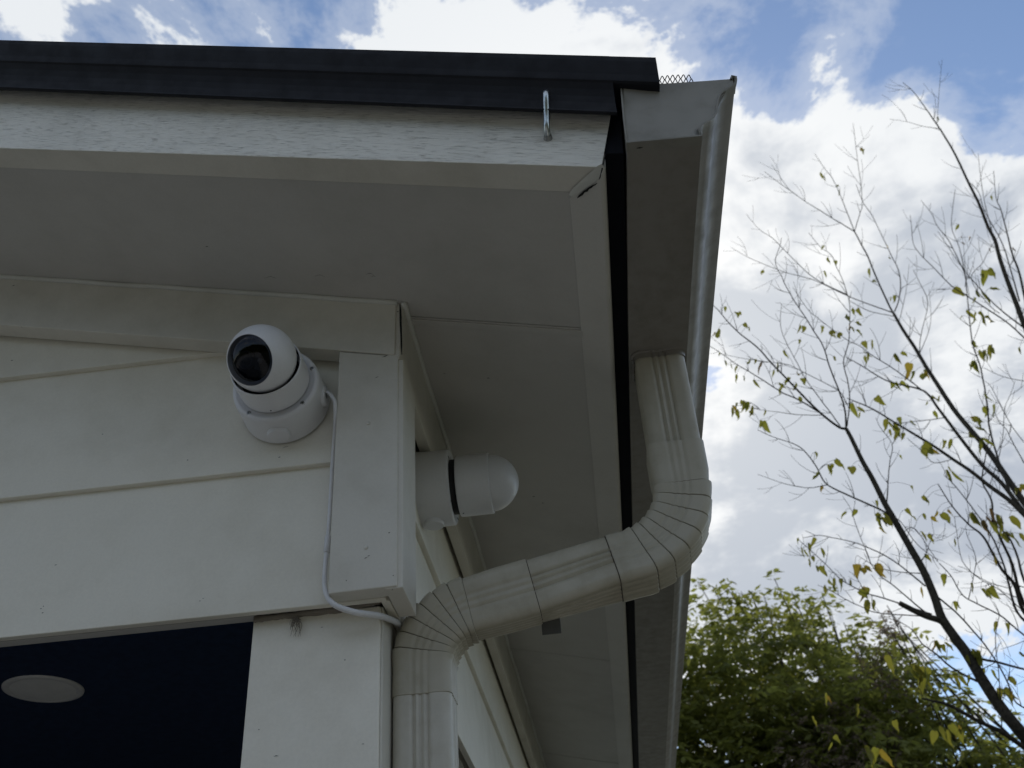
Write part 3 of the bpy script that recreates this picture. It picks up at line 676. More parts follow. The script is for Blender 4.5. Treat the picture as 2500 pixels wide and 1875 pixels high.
tb = Tubes(); lo_ = catmull(P3[10:], 6); rr = [.0031 + .0009 * min(1, max(0, (i - 14) / 24)) for i in range(len(lo_))]; tb.add(lo_, rr, 10); link('lower_cable', tb.mesh('lower_cable'), M['cable'], rt, smooth=True)
tb = Tubes(); a = np.array(onY(801, 1308, 1.1715)); b = np.array(onY(797.2, 1350, 1.1715)); tb.add([a, a + (b - a) * .04, a + (b - a) * .96, b], [.0032, .0042, .0042, .0032], 14); link('sleeve', tb.mesh('sleeve'), M['cable'], rt, smooth=True)

# recessed light in the porch ceiling
c = onZ(106, 1682, .7695)
rl = root('recessed_light', c, 'round white recessed light in the dark porch ceiling', 'light')
Mx = Matrix.Translation(c)
link('trim_ring', lathe('trim_ring', [(.0790, .0005), (.0785, -.0022), (.0740, -.0036), (.0665, -.0034), (.0640, -.0024)], 72, Mx), M['canwhite'], rl, smooth=True)
link('lens', lathe('lens', [(.0645, -.0022), (.055, -.0030), (.03, -.0038), (0, -.0042)], 64, Mx), M['diffuser'], rl, smooth=True)

# tuft of dry fibres caught under the beam
tb = Tubes(); b = np.array(onY(728, 1508, 1.200)); 
for k in range(26):
    tip = np.array(onY(722 + random.uniform(-16, 12), 1532 + random.uniform(-6, 26), 1.198 + random.uniform(-.004, .004))); s0 = b + rng.normal(0, .0016, 3)
    mid = (s0 + tip) / 2 + rng.normal(0, .0026, 3); tb.add(catmull([s0, mid, tip], 5), np.linspace(.0005, .00018, 11), 4)
tag(link('fibre_tuft', tb.mesh('fibre_tuft'), M['fibre']), 'small tuft of dry brown fibres hanging at the top of the porch post', 'fibres')

wall_marks = [(697, 1091, 7, .5), (682, 1116, 3, .9), (100, 1486, 2, 1.2), (104, 1496, 2.5, 1.0), (106, 1480, 1.5, 1), (488, 1467, 2, .8), (496, 1461, 2, .6), (136, 1379, 3, .7), (33, 697, 3, .8), (29, 880, 3, .8), (458, 1123, 2, 1), (250, 1060, 2, .7)]
for (x, y, L, w) in wall_marks:
    yy = 1.1465 if y < 780 else 1.1788
    ribbon('paint_chip', [(x - L, y + L * .35), (x, y), (x + L, y - L * .15)], [.2, w, .2], lambda a, b, yy=yy: np.array(onY(a, b, yy)), M['crack'], H)
for (x, y, L, w) in [(674, 1845, 6, .9), (842, 1611, 1.5, 1.4), (632, 1781, 2, 1), (886, 1816, 3, .8), (786, 1531, 3, .6)]:
    ribbon('paint_chip', [(x - L, y + L * .3), (x, y), (x + L, y + L * .1)], [.2, w, .2], lambda a, b: np.array(onY(a, b, 1.2050)), M['crack'], H)
for (x, y, L, w) in [(893, 1362, 4, .8), (900, 1357, 3, .7), (960, 1405, 2, .8), (958, 1440, 2, .8), (920, 921, 4, .6), (940, 870, 7, .8)]:
    ribbon('paint_chip', [(x - L, y + L * .3), (x, y), (x + L, y - L * .5)], [.2, w, .2], lambda a, b: np.array(onY(a, b, 1.1490)), M['crack'], H)
for (x, y, L, w) in [(505, 602, 3.5, .9), (903, 668, 9, .5), (912, 674, 5, .5), (1192, 923, 4, .8), (1085, 912, 3, .5), (1303, 1212, 3, .7), (1325, 1228, 3, .6), (660, 676, 14, .35), (780, 672, 12, .35)]:
    ribbon('paint_chip', [(x - L, y + L * .2), (x, y - L * .1), (x + L, y + L * .25)], [.2, w, .2], lambda a, b: sofpt(a, b, -.0026), M['crack'], H)

# ================================================================== NEARLY BARE TREE beside the house
# limbs traced as directions; distances from leaf size (about 8 cm) and from the limb each one grows out of
T_BASE = (2.75, 4.75, 0.0)
TL = {}   # name: (points px, r start px, r end px, depth or None=from parent)
def B(s): return [tuple(float(q) for q in p.split(',')) for p in s.split()]
LIMBS = [
 ('T', '2760,2240 2640,1975 2560,1868 2500,1797 2446,1731 2401,1664 2362,1598 2329,1553 2299,1508 2281,1456 2254,1393 2221,1335 2181,1265 2160,1229 2130,1169 2105,1125 2078,1069 2066,1047', 22, 6.5, 4.6),
 ('L1', '2066,1047 2047,1042 2004,1009 1956,962 1917,921 1881,884 1851,850 1808,816 1781,790 1757,761 1739,742 1722,715', 5.2, 1.2, None),
 ('L1b', '2004,1009 1962,983 1935,969 1911,959 1864,929 1827,906 1796,888 1763,864 1727,841 1690,815', 3.2, 1.0, None),
 ('L2', '2066,1047 2062,997 2047,951 2025,894 2010,846 1986,807 1962,768 1941,737 1917,695 1908,674 1899,658 1893,634 1905,598 1908,580', 3.4, .8, None),
 ('L3', '2068,1040 2074,985 2071,936 2059,885 2071,840 2075,789 2074,740 2066,710 2056,680 2041,649 2029,622 2004,604 1974,568', 2.6, .8, None),
 ('L4', '2051,1040 2029,1009 2001,972 1968,927 1944,882 1923,843 1911,816 1905,786 1908,743', 2.2, .7, None),
 ('L5', '2066,985 2047,954 1962,909 1923,890 1878,884 1820,876 1760,864', 1.8, .7, None),
 ('L6', '2172,1256 2123,1232 2051,1200 2014,1178 1993,1139 1963,1100 1936,1083 1900,1071 1878,1063 1850,1050', 3.6, .8, None),
 ('L6b', '2020,1184 1975,1191 1930,1184 1900,1176 1850,1158', 1.6, .6, None),
 ('L7', '2010,1014 1945,1012 1900,1006 1857,1001', 1.5, .6, None),
 ('L8', '2259,1431 2216,1395 2171,1362 2117,1336 2078,1322 2033,1313 1999,1307 1960,1313', 2.8, .7, None),
 ('L9', '2248,1400 2186,1395 2141,1384 2093,1356', 1.7, .6, None),
 ('L10', '2126,1377 2117,1350 2105,1322 2087,1274 2078,1244 2057,1211', 1.9, .6, 'L12'),
 ('L12', '2285,1512 2262,1497 2225,1467 2183,1431 2150,1407 2132,1386 2123,1368 2112,1340', 3.0, .8, None),
 ('L13', '2275,1500 2159,1461 2117,1449 2081,1431 2051,1413 2021,1383 1999,1362 1969,1335 1945,1313', 2.4, .7, 'T'),
 ('L14', '2270,1505 2147,1497 2105,1482 2066,1464 2030,1443 1996,1428', 1.9, .6, 'T'),
 ('STUB', '2310,1525 2293,1514 2263,1505 2230,1490 2205,1477 2196,1472', 11, 7.5, 'T'),
 ('L15', '2398,1668 2356,1649 2317,1625 2287,1598 2251,1571 2227,1538 2190,1514', 4.2, 1.0, None),
 ('L16', '2640,1930 2570,1866 2500,1824 2447,1788 2389,1761 2341,1734 2311,1719 2272,1710 2250,1706', 9.5, 2.8, 'T'),
 ('L17', '2287,1456 2335,1496 2371,1535 2404,1574 2435,1619 2459,1664 2477,1710 2500,1728 2540,1750', 3.0, 2.2, 'T'),
 ('L18', '2371,1601 2401,1610 2432,1616 2462,1624 2500,1634 2560,1650', 4.4, 3.0, 'T'),
 ('L19', '2293,1375 2323,1408 2350,1453 2386,1474 2441,1502 2477,1532 2500,1550 2560,1590', 1.4, 2.8, 'T'),
 ('L20', '2222,1335 2208,1300 2232,1290 2262,1330 2290,1372', 1.2, 1.0, 'T'),
 ('L21', '2245,1375 2262,1350 2268,1330 2280,1300', 1.8, .6, 'T'),
 ('L22', '2165,1228 2168,1180 2172,1130 2178,1085 2150,1045 2138,1020', 2.4, .7, 'T'),
 ('L23', '2181,1262 2200,1275 2240,1330 2290,1368', 1.6, .8, 'T'),
 # second stem, from the same foot, leaning in behind
 ('S', '2790,2230 2760,1950 2690,1640 2600,1370 2560,1300', 26, 15, 5.05),
 ('M', '2560,1300 2500,1226 2462,1172 2416,1105 2371,1051 2329,1000 2287,936 2260,894 2233,848 2205,806 2181,764', 12, 5.2, 'S'),
 ('M0', '2181,764 2172,749 2142,683 2118,625 2100,592 2086,565', 4.2, 2.6, None),
 ('M1', '2086,565 2041,538 2001,513 1965,491 1929,465 1899,444 1866,418', 2.2, .7, None),
 ('M1b', '1929,465 1917,450 1884,402', 1.2, .6, None),
 ('M2', '2086,565 2068,519 2053,480 2032,435 2013,411 1989,375', 2.0, .7, None),
 ('M3', '2086,565 2100,519 2105,501 2102,453 2094,393 2086,328 2083,300', 1.9, .6, None),
 ('M4', '2184,760 2193,737 2199,695 2193,658 2178,628 2163,596 2130,528 2106,492 2090,450', 2.6, .8, None),
 ('M5', '2179,763 2088,730 2023,700 1980,681 1915,664 1839,634 1785,604', 2.4, .7, None),
 ('M6', '2067,719 1991,681 1936,632 1888,583 1855,561 1822,523', 1.9, .6, None),
 ('M7', '2181,772 2121,759 2072,733', 1.6, .8, None),
 ('M8', '2195,785 2205,745 2215,690 2219,645', 1.3, .6, None),
 ('M9', '2245,868 2248,820 2265,740 2245,690 2230,660', 1.7, .7, None),
 ('M10', '2246,862 2272,790 2268,705', 1.2, .6, None),
 ('N', '2540,1290 2500,1250 2447,1181 2401,1139 2356,1084 2311,1024 2287,992 2269,966 2248,951 2212,942 2160,927 2100,891 2066,872', 8.5, 1.4, 'S'),
 ('N2', '2252,953 2214,924 2172,894 2127,866 2100,845 2074,833 2032,804 2001,780 1971,754 1935,701', 2.4, .8, None),
 ('R1', '2545,1300 2500,1256 2462,1220 2416,1187 2371,1151 2326,1121 2281,1090 2227,1057 2190,1035 2133,1000 2100,985 2068,972', 9.5, 1.5, 'S'),
 ('R2', '2311,1019 2260,1026 2215,1031 2190,1034', 1.6, 1.0, None),
 ('R3', '2326,1121 2280,1130 2255,1105 2215,1070', 1.3, .8, 'R1'),
 ('U', '2640,1150 2560,930 2500,791 2483,746 2462,692 2441,631 2429,586 2413,556 2389,495 2365,447 2332,377 2302,326 2284,299 2263,269 2230,224 2204,202', 12, 1.0, 5.5),
 ('U0', '2690,1640 2670,1400 2640,1150', 16, 12, 'S'),
 ('Ua', '2287,300 2293,221 2300,145', 1.1, .6, None), ('Ub', '2292,314 2251,308 2214,297 2172,291', 1.2, .6, None),
 ('U2', '2540,850 2510,761 2489,668 2471,619 2459,570 2444,513 2432,483 2426,417', 6.5, .9, 'U'),
 ('U3', '2489,735 2470,668 2447,594 2404,516 2390,470 2362,440', 3.2, .9, 'U'),
 ('U4', '2443,640 2425,575 2405,500 2395,440 2388,375', 2.0, .7, 'U'),
 ('V', '2480,1240 2440,1130 2416,1047 2410,987 2395,903 2374,836 2365,758 2358,686 2350,640 2341,601 2323,550 2332,462', 3.8, .9, 'R1'),
 ('V2', '2357,670 2317,589 2287,550 2275,522 2248,489', 2.0, .7, None),
 ('V3', '2515,812 2456,767 2416,731 2371,680 2340,640 2290,565', 3.6, .8, 'U'),
 ('V4', '2545,865 2500,824 2456,785 2401,749 2356,719 2323,698 2281,655 2248,622 2230,595 2225,550 2222,525', 3.2, .8, 'U'),
 ('V5', '2440,765 2410,740 2371,680 2400,640 2415,610 2450,560', 1.6, .7, None),
 ('V6', '2356,700 2362,660 2365,625', 1.1, .6, None),
 ('W', '2640,1640 2560,1560 2500,1494 2477,1428 2447,1392 2425,1353 2398,1307 2365,1280 2326,1238 2290,1181', 8, 1.6, 'S'),
 ('W2', '2560,1560 2498,1470 2471,1377 2445,1320 2425,1271 2422,1229 2413,1205 2398,1175 2405,1120 2416,1060', 6, 1.8, None),
 ('W3', '2530,1540 2483,1494 2462,1422 2450,1377 2422,1310 2385,1255 2335,1190 2305,1160', 5, 1.4, 'W'),
 ('W4', '2540,1500 2500,1416 2483,1356 2462,1310 2440,1290', 5, 2.4, 'W'),
 ('W5', '2500,1494 2440,1440 2390,1412 2350,1370 2336,1300 2330,1260', 1.8, .7, None),
 ('W6', '2461,1436 2410,1420 2360,1390 2338,1382', 1.3, .6, None),
 ('W7', '2365,1462 2378,1400 2382,1360 2362,1310 2358,1290', 1.5, .7, 'L19'),
 ('W8', '2500,1130 2470,1075 2458,1050 2440,1030 2425,1000', 2.2, .8, 'U0'),
 ('X1', '2416,1187 2440,1110 2450,1050 2452,1000 2470,955 2478,930', 1.3, .6, None),
 ('X2', '2440,1500 2430,1560 2438,1640 2442,1700 2446,1780', .9, 1.6, 'L19'),
 ('X3', '2500,1080 2470,1040 2440,985 2420,945 2405,930', 1.5, .7, 'U0'),
 ('X4', '2500,930 2450,920 2400,898', 1.2, .8, 'U'),
]
tree = root('bare_tree', (2.75, 4.85, 0), 'nearly bare tree with thin dark branches and scattered yellow green leaves', 'tree')
BR = {}; ALLP = []      # every built point: px, py, depth, radius px
px3 = lambda x, y, Y: np.array(onY(x, y, Y))
pend = list(LIMBS)
def near(x, y, only=None):
    best = None
    for nm, rows in BR.items():
        if only and nm != only: continue
        for r in rows:
            d = (r[0] - x) ** 2 + (r[1] - y) ** 2
            if best is None or d < best[0]: best = (d, r[2], nm)
    return best
def wpx(r, Y): return (r * .70 if r > 1.2 else r * .84) * Y * 1.12 / FPX
order = []
done = set()
while pend:
    prog = False
    for it in list(pend):
        nm, s, r0, r1, dep = it
        if isinstance(dep, str) and dep not in BR: continue
        pend.remove(it); prog = True
        pl = B(s)
        if isinstance(dep, float): Y0 = dep; k = .0
        else:
            a = near(*pl[0], dep); b = near(*pl[-1], dep)
            Y0 = a[1]; k = random.uniform(-1, 1)
            if dep and b[0] < a[0]: Y0 = b[1]; k = 0
        rows = []; L = 0
        fine = catmull([(x, y, 0) for x, y in pl], 4)
        for i, p in enumerate(fine):
            if i: L += math.hypot(p[0] - fine[i - 1][0], p[1] - fine[i - 1][1])
            rows.append([p[0], p[1], Y0 + k * .55 * L / FPX * Y0, r0 + (r1 - r0) * (i / (len(fine) - 1)) ** .85])
        if nm == 'S':
            for i, r in enumerate(rows): r[2] = 4.85 + .35 * i / (len(rows) - 1)
        if nm == 'T':
            for i, r in enumerate(rows): r[2] = 4.85 - .30 * min(1, i / 14)
        if nm in ('U', 'U0'):
            e0, e1 = (5.15, 5.35) if nm == 'U0' else (5.35, 5.6)
            for i, r in enumerate(rows): r[2] = e0 + (e1 - e0) * i / (len(rows) - 1)
        BR[nm] = rows; order.append(nm)
    if not prog: raise RuntimeError('limbs: ' + str([p[0] for p in pend]))
tw = Tubes()
for nm in order:
    rows = BR[nm]; pts = [px3(r[0] + random.uniform(-.35, .35) * (r[3] < 4), r[1] + random.uniform(-.35, .35) * (r[3] < 4), r[2]) for r in rows]
    rad = [max(wpx(r[3], r[2]), .0011) for r in rows]
    if nm in ('T', 'S'):
        foot = np.array(T_BASE) + np.array((0, .0 if nm == 'T' else .18, 0)); pts = [foot + (pts[0] - foot) * t for t in (0, .5)] + pts; rad = [rad[0] * 1.9, rad[0] * 1.3] + rad
    t = Tubes(); t.add(pts, rad, 10 if max(rad) > .012 else 6)
    link('trunk' if nm in ('T', 'S') else 'branch', t.mesh('branch'), M['bark'], tree, smooth=True)
# fine side twigs: alternate, curved up, a hand long
for nm in order:
    rows = BR[nm]; acc = 0; side = 1
    if nm in ('S', 'U0', 'STUB'): continue
    for i in range(2, len(rows) - 1):
        a, b = rows[i - 1], rows[i]; acc += math.hypot(a[0] - b[0], a[1] - b[1])
        thin = b[3] < 3.2
        step = 26 if thin else 48
        if b[0] > 2560 or acc < step: continue
        acc = random.uniform(-8, 8); side = -side
        n = 2 if random.random() < .35 else 1
        for _ in range(n):
            dx, dy = b[0] - a[0], b[1] - a[1]; d = math.hypot(dx, dy) + 1e-6; dx /= d; dy /= d
            if b[3] < a[3] or True: pass
            ang = math.radians(random.uniform(30, 62)) * side
            if nm in ('L17', 'L18', 'L19'): dx, dy = -dx, -dy
            Lq = random.choice((16, 24, 34, 46, 60, 78)) * random.uniform(.8, 1.2)
            bend = -ang * random.uniform(.2, .9); dY = random.uniform(-.5, .5) * Lq / FPX * b[2]
            pts = []; x_, y_ = b[0], b[1]
            for q in range(6):
                pts.append(px3(x_, y_, b[2] + dY * q / 5)); an = ang + bend * q / 5
                x_ += (dx * math.cos(an) - dy * math.sin(an)) * Lq / 5; y_ += (dx * math.sin(an) + dy * math.cos(an)) * Lq / 5
            tw.add(pts, np.linspace(wpx(min(1.05, b[3] * .6), b[2]), wpx(.5, b[2]), 6), 4, cap=False)
            if Lq > 44 and random.random() < .5:
                c0 = pts[2]; dv = pts[4] - pts[2]; off = np.cross(dv, (0, 1, 0)) * random.choice((-1, 1)) * .7 + dv
                tw.add([c0, c0 + off * .5, c0 + off + np.array((0, 0, .01))], np.linspace(wpx(.7, b[2]), wpx(.45, b[2]), 3), 3, cap=False)
# leaves: each one an object; heart-shaped blade folded along the midrib, hanging from its stalk
def leaf_mesh(name, fold, curl, asym, twist, seed):
    rl_ = random.Random(seed); W_ = [0, .20, .34, .38, .33, .22, .10, 0]; Zs = [0, -.02, -.13, -.29, -.47, -.66, -.85, -1.0]
    v = []; f = []
    for i, (w, z) in enumerate(zip(W_, Zs)):
        tw_ = twist * z; ct, st_ = math.cos(tw_), math.sin(tw_); cy = curl * z * z; cx_ = .16 * rl_.uniform(-1, 1) * z * z
        v.append((cx_, cy, z)); lift = .05 if i in (1, 2) else 0
        for sg, wf in ((-1, w * (1 - asym) * rl_.uniform(.8, 1.12)), (1, w * (1 + asym) * rl_.uniform(.8, 1.12))):
            a, b = sg * wf * math.cos(fold), wf * math.sin(fold) * rl_.uniform(.7, 1.2); v.append((cx_ + a * ct - b * st_, cy + a * st_ + b * ct, z + lift + rl_.uniform(-.02, .02)))
    for i in range(len(W_) - 1):
        a = i * 3; b = a + 3
        f += [(a, a + 1, b + 1, b), (a, b, b + 2, a + 2)]
    me = pyd(name, v, f); me.polygons.foreach_set('use_smooth', [True] * len(me.polygons)); return me
LM = {}
for mk in ('leaf_y', 'leaf_o', 'leaf_b'):
    LM[mk] = [leaf_mesh('leaf', fo, cu, a_, t_, k) for k, (fo, cu, a_, t_) in enumerate(((.5, .3, 0, .4), (.95, .5, .15, -.8), (-.4, .35, -.15, .7), (1.2, .25, .05, 1.1), (.75, -.35, .2, -.3), (1.0, .7, -.1, .2), (.2, .2, .05, -1.0)))]
    for me in LM[mk]: me.materials.append(M[mk])
LV = '''2002,432,26 2012,440,24 2040,464,26 2050,470,28 1865,667,22 2013,608,18 2022,640,26 2038,645,22 2013,672,24 2105,375,34 2287,298,22 2420,485,24 2343,560,30
1750,825,36 1773,757,22 1798,776,34 1818,803,34 1755,870,24 1768,890,24 1785,895,22 1800,905,28 1800,925,24 1817,928,28 1841,940,30 1835,895,42 1898,905,48 1901,948,36 1928,938,40 1945,922,22 1958,938,38 1914,868,30 1950,806,26 1962,810,28 1952,838,20 2007,808,30 2033,825,46 2060,795,46 2088,800,34 2082,765,30 2093,768,30 2050,825,32 2090,820,32 2032,880,26 1785,1010,42 1800,1015,42 1820,1000,42 1838,1005,36 1812,990,30 1870,1010,20 1860,1048,38 1953,980,28 2080,1003,44 2090,1008,34 1995,1115,30 2040,1140,46 2032,1146,36
2163,605,18 2169,632,14 2122,667,26 2130,698,28 2185,735,36 2415,675,54 2402,680,44 2380,725,38 2397,725,38 2415,720,42 2329,725,44 2357,775,36 2395,780,46 2412,788,50 2384,790,24 2370,850,30 2393,870,36 2407,873,42 2423,862,44 2380,898,42 2372,896,34 2488,858,28 2188,878,40 2110,845,30 2126,842,26 2108,872,36 2122,875,30 2222,905,60 2236,925,52 2249,930,50 2190,948,42 2200,945,38 2180,945,34 2138,985,38 2180,1045,40 2172,1042,34 2277,980,36 2293,978,26 2280,1015,24 2405,975,32 2428,1003,38 2406,1005,32 2375,1035,38 2395,1040,32
2180,1058,56 2194,1062,48 2190,1032,30 2222,1040,30 2252,1103,48 2264,1108,44 2198,1117,16 2325,1092,52 2314,1165,48 2326,1168,46 2380,1060,42 2392,1095,42 2404,1085,36 2222,1195,26 2252,1225,34 2265,1225,22 2298,1270,42 2286,1258,24 2254,1264,24 2212,1255,26 2228,1268,20 2250,1310,26 2264,1317,30 2256,1367,26 2306,1415,30 2250,1445,26 2332,1325,26 2374,1270,62 2430,1275,68 2440,1300,66 2450,1318,60 2465,1280,52 2466,1320,52 2490,1200,54 2482,1210,46 2375,1438,30 2396,1452,38 2406,1456,32 2415,1450,34 2430,1365,30 2340,1478,24 2330,1478,22
2140,1235,30 2136,1275,52 2148,1278,50 2160,1280,56 2172,1270,42 2063,1262,28 2078,1155,36 2035,1430,46 2048,1430,38 2026,1424,28 2078,1425,26 2105,1450,36 2098,1455,28 2118,1480,36 2130,1482,32 1950,1325,24 1957,1350,30 1970,1345,36 1988,1325,28 2003,1350,24 1977,1375,24 1984,1365,18 1992,1392,24 2003,1395,28 2013,1390,24 2002,1168,32 2005,1195,24 2090,1255,24
2165,1620,46 2182,1772,32 2236,1640,60 2248,1648,58 2262,1650,56 2255,1675,42 2280,1580,38 2290,1578,34 2305,1580,36 2320,1575,30 2370,1600,38 2384,1604,40 2395,1610,38 2340,1665,36 2332,1665,34 2365,1660,32 2400,1645,30 2420,1650,28 2438,1695,40 2448,1700,38 2462,1700,36 2465,1665,28 2456,1535,32 2432,1530,28 2296,1790,54 2310,1800,54 2320,1790,46 2342,1795,42 2140,1845,42 2110,1840,42 2124,1852,38 2345,1850,42 2490,1600,26 2015,1705,28 1982,1760,24 2090,1730,28 2035,1810,30 2030,1822,26'''
LO = '2098,1395,46 2110,1398,42 2086,1392,34 2137,1395,40 2105,1400,36 2272,1270,24 2148,1300,34 2018,1712,26 2150,1848,40 2340,1785,40'
LB_ = '1860,905,48 2367,585,16 2400,1290,62 2418,1262,54 2410,1280,50 2346,585,14 2470,612,18 2345,598,12 2415,612,14'
pool = [(p, 'leaf_y') for p in B(LV.replace('\n', ' '))] + [(p, 'leaf_o') for p in B(LO)] + [(p, 'leaf_b') for p in B(LB_)]
extra = []
for (x, y, sz), mk in pool:
    if sz >= 34 and len(extra) < 78 and random.random() < .8: extra.append(((x + random.uniform(-.4, .4) * sz, y + random.uniform(-.35, .3) * sz, sz * random.uniform(.5, .75)), mk))
for (x, y, sz), mk in pool + extra:
    if mk == 'leaf_y' and random.random() < .07: mk = 'leaf_o'
    sz = min(sz, 44) * random.uniform(.72, .98)
    nb = near(x, y - sz * .5); Y = nb[1] + random.uniform(-.06, .06)
    top = px3(x + random.uniform(-2, 2), y - sz * .5, Y); L = sz * 1.06 * Y * 1.12 / FPX
    o = bpy.data.objects.new('leaf', random.choice(LM[mk])); COL.objects.link(o); o.parent = tree; o.matrix_parent_inverse = ROOT_MW[tree.name].inverted()
    o.location = top; w_ = L * random.uniform(.50, .92); o.scale = (w_, w_, L)
    o.rotation_euler = (random.uniform(-.6, .35), random.uniform(-.6, .6), random.uniform(-1.3, 1.3) + (math.pi if random.random() < .5 else 0))
    # stalk back to the nearest limb
    if nb[0] < 70 ** 2:
        rows = BR[nb[2]]; r = min(rows, key=lambda r: (r[0] - x) ** 2 + (r[1] - y + sz * .5) ** 2); e = px3(r[0], r[1], r[2])
        mid = (top + e) / 2 + np.array((0, 0, .012)); tw.add(catmull([e, mid, top], 3), wpx(.55, Y), 3, cap=False)
link('twigs', tw.mesh('twigs'), M['bark'], tree, kind='stuff')

# ================================================================== LEAFY TREES further off
def frond_crown(name, pts, lens, mat, par, npair=6, leaf=.055, droop=.5, seed=1, wide=.30):
    """pinnate fronds: every frond a drooping rachis with paired leaflets, one mesh"""
    rg = np.random.default_rng(seed); n = len(pts); P = np.asarray(pts); Ls = np.asarray(lens)[:, None]
    az = rg.uniform(0, 2 * np.pi, n); el = rg.uniform(-.3, .9, n)
    D = np.stack([np.cos(az) * np.cos(el), np.sin(az) * np.cos(el), np.sin(el)], 1)
    V = []; F = []
    side0 = np.cross(D, [0, 0, 1.0]); side0 /= np.linalg.norm(side0, axis=1)[:, None] + 1e-9
    base = 0
    for k in range(npair + 1):
        t = (k + .6) / (npair + .6)
        C = P + D * Ls * t - np.array([0, 0, 1.0]) * Ls * droop * t * t
        for s in ((-1, 1) if k < npair else (0,)):
            ll = leaf * rg.uniform(.7, 1.25, n)[:, None] * (1.0 - .35 * abs(t - .45))
            if s: out = side0 * s * .8 + D * .45 + rg.normal(0, .22, (n, 3)) - np.array([0, 0, .45])
            else: out = D * .6 - np.array([0, 0, .6]) + rg.normal(0, .2, (n, 3))
            out /= np.linalg.norm(out, axis=1)[:, None]
            wv = np.cross(out, rg.normal(0, 1, (n, 3)) * .5 + np.array([0, 0, 1.0])); wv /= np.linalg.norm(wv, axis=1)[:, None] + 1e-9
            a = C; b = C + out * ll * .5 + wv * ll * wide * .5; c = C + out * ll; d = C + out * ll * .5 - wv * ll * wide * .5
            V.append(np.stack([a, b, c, d], 1).reshape(-1, 3))
    V = np.concatenate(V); q = len(V) // 4
    me = bpy.data.meshes.new(name); me.vertices.add(len(V)); me.vertices.foreach_set('co', V.astype(np.float32).ravel())
    me.loops.add(q * 4); me.loops.foreach_set('vertex_index', np.arange(q * 4, dtype=np.int32)); me.polygons.add(q)
    me.polygons.foreach_set('loop_start', np.arange(0, q * 4, 4, dtype=np.int32)); me.polygons.foreach_set('loop_total', np.full(q, 4, dtype=np.int32)); me.update(); me.validate()
    return link(name, me, mat, par)
def under(outline, x):
    xs = [p[0] for p in outline]; ys = [p[1] for p in outline]; return np.interp(x, xs, ys)
def fill(outline, n, Y0, Y1, ybot, seed, gap=.5, top_soft=110, cl=26, csd=(38, 34)):
    """points through the crown's volume, clumped; sparse near its top"""
    rg = np.random.default_rng(seed); out = []; x0, x1 = outline[0][0], outline[-1][0]
    cx = rg.uniform(x0, x1, 4 * n // cl + 40); 
    cy = np.array([rg.uniform(under(outline, x) + 22, ybot) for x in cx]); cY = rg.uniform(Y0, Y1, len(cx))
    ok = np.array([rg.random() < (.35 + .65 * min(1, (y - under(outline, x)) / (top_soft * 2))) for x, y in zip(cx, cy)]); cx, cy, cY = cx[ok], cy[ok], cY[ok]
    while len(out) < n:
        i = rg.integers(len(cx)); x = cx[i] + rg.normal(0, csd[0]); y = cy[i] + rg.normal(0, csd[1]); u = under(outline, min(max(x, x0), x1))
        if x < x0 - 30 or x > x1 + 30 or y < u + 4: continue
        if y < u + top_soft and rg.random() > .35 + .65 * (y - u) / top_soft: continue
        out.append(px3(x, y, cY[i] + rg.normal(0, .25)))
    return out
def leafy(name, label, outline, n, Y0, Y1, ybot, mat, seed, foot_x, leaf=.06, fl=(.16, .30), npair=6, spikes=(), trunk_r=.09, group=None, wide=.30, droop=.5):
    Ym = (Y0 + Y1) / 2
    rt = root(name, (foot_x, Ym, 0), label, 'tree', None, group)
    pts = fill(outline, n, Y0, Y1, ybot, seed)
    rg = np.random.default_rng(seed + 5)
    t = Tubes(); foot = np.array((foot_x, Ym, 0.0)); fork = foot + np.array((.05, 0, 1.9)); t.add([foot, foot * .5 + fork * .5 + np.array((.05, .03, 0)), fork], [trunk_r * 1.2, trunk_r, trunk_r * .85], 10)
    link('trunk', t.mesh('trunk'), M['bark'], rt, smooth=True)
    tips = [px3(x, y, Ym + rg.uniform(-.4, .4)) for x, y in spikes] + [pts[i] for i in rg.integers(0, len(pts), 22)]
    t = Tubes()
    for p in tips:
        m1 = fork + (p - fork) * .45 + rg.normal(0, .12, 3) + np.array((0, 0, .15)); cv = catmull([fork, m1, p], 6)
        t.add(cv, np.linspace(trunk_r * .30, .004, len(cv)), 5, cap=False)
    link('limbs', t.mesh('limbs'), M['bark'], rt, smooth=True)
    sp = []
    for x, y in spikes:                                   # upright shoots breaking the outline
        yb = under(outline, x) + 60
        for s_ in np.linspace(0, 1, 9): sp.append(px3(x + rg.normal(0, 5), y + 10 + (yb - y) * s_, Ym + rg.uniform(-.5, .5)))
    pts = np.array(list(pts) + sp); lens = rg.uniform(fl[0], fl[1], len(pts))
    frond_crown('crown', pts, lens, mat, rt, npair, leaf, droop, seed + 9, wide)
    return rt
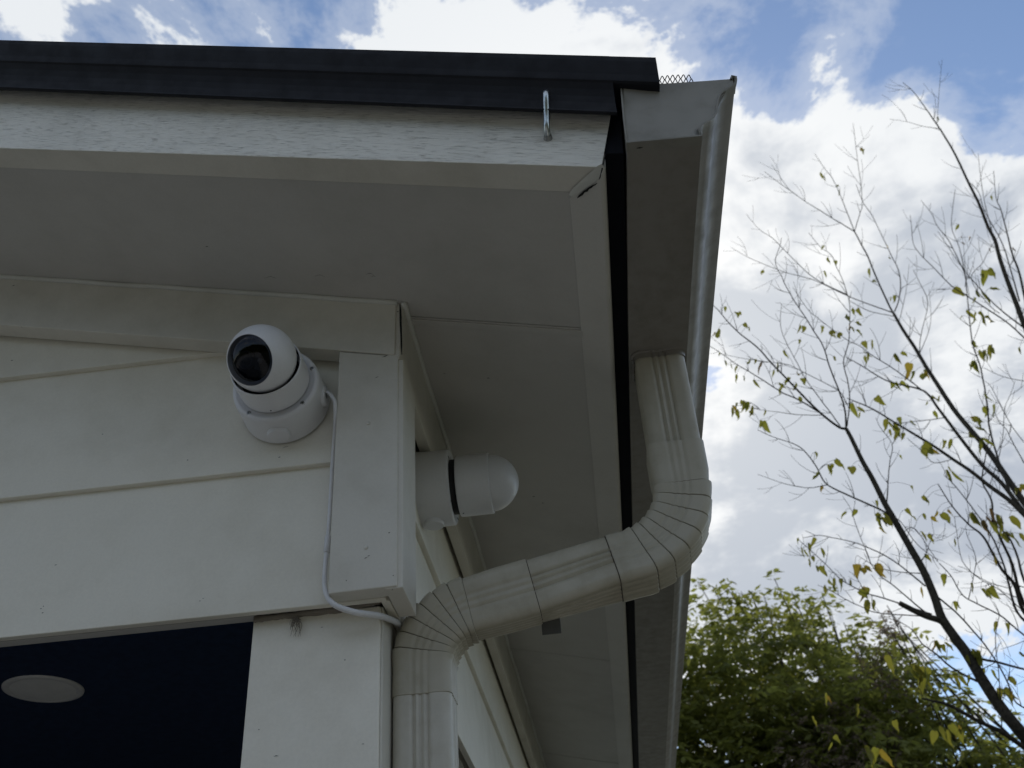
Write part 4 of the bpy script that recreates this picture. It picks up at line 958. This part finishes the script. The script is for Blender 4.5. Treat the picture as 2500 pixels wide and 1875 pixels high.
leafy('leafy_tree', 'dense green leafy tree behind the gutter, feathery shoots on top', [(1480, 1510), (1600, 1478), (1690, 1455), (1740, 1462), (1800, 1462), (1860, 1470), (1900, 1478), (1960, 1500), (2030, 1520), (2080, 1560), (2140, 1590), (2200, 1650), (2240, 1760)], 4900, 8.4, 10.6, 2140, M['crown'], 11, 2.35, leaf=.098, fl=(.20, .36), npair=5, wide=.40,
      spikes=((1703, 1420), (1739, 1430), (1770, 1428), (1809, 1444), (1863, 1448), (1890, 1412), (1932, 1444), (1965, 1462), (2008, 1452), (2029, 1498), (1835, 1455), (1985, 1475), (2060, 1520)))
leafy('leafy_tree', 'paler green tree showing sky between its leaves, behind the bare trunk', [(2040, 1590), (2110, 1540), (2170, 1550), (2230, 1565), (2300, 1605), (2325, 1680), (2345, 1735), (2400, 1750), (2440, 1762), (2520, 1770), (2680, 1790)], 2300, 8.0, 9.6, 2140, M['crown2'], 23, 4.1, leaf=.090, fl=(.18, .32), npair=5, wide=.40,
      spikes=((2122, 1508), (2150, 1535), (2350, 1700), (2420, 1725), (2200, 1540)))
# tree hung with dry brown seed pods, standing among them
bt_out = [(1880, 1800), (1920, 1735), (1960, 1690), (2010, 1660), (2050, 1630), (2085, 1590), (2120, 1570), (2160, 1610), (2190, 1680), (2215, 1780), (2240, 1850)]
leafy('seed_pod_tree', 'small tree hung with clusters of dry brown seed pods among green foliage', bt_out, 520, 7.6, 9.0, 2100, M['seeds'], 37, 3.05, leaf=.045, fl=(.10, .18), npair=7, wide=.34, droop=.9,
      spikes=((2165, 1478), (2175, 1495), (2150, 1500), (2158, 1515), (2180, 1512), (2215, 1545), (2095, 1570)), trunk_r=.05)

# ================================================================== unseen hedge behind the viewer, added to block low sky light
hg = root('added_hedge_blocker', (-2.0, -8.6, 0), 'unseen dark green hedge added behind the viewer to block low sky light', 'hedge')
rg = np.random.default_rng(91); n = 9000
P = np.stack([rg.uniform(-16, 12, n), -8.6 + rg.normal(0, .55, n), np.abs(rg.uniform(0, 4.5, n) + rg.normal(0, .25, n))], 1)
frond_crown('foliage', P, rg.uniform(.2, .4, n), M['crown'], hg, 3, .26, .4, 92, .6)
link('blocker_core', box('blocker_core', -16, 12, -8.85, -8.35, .01, 4.2), M['bark'], hg)
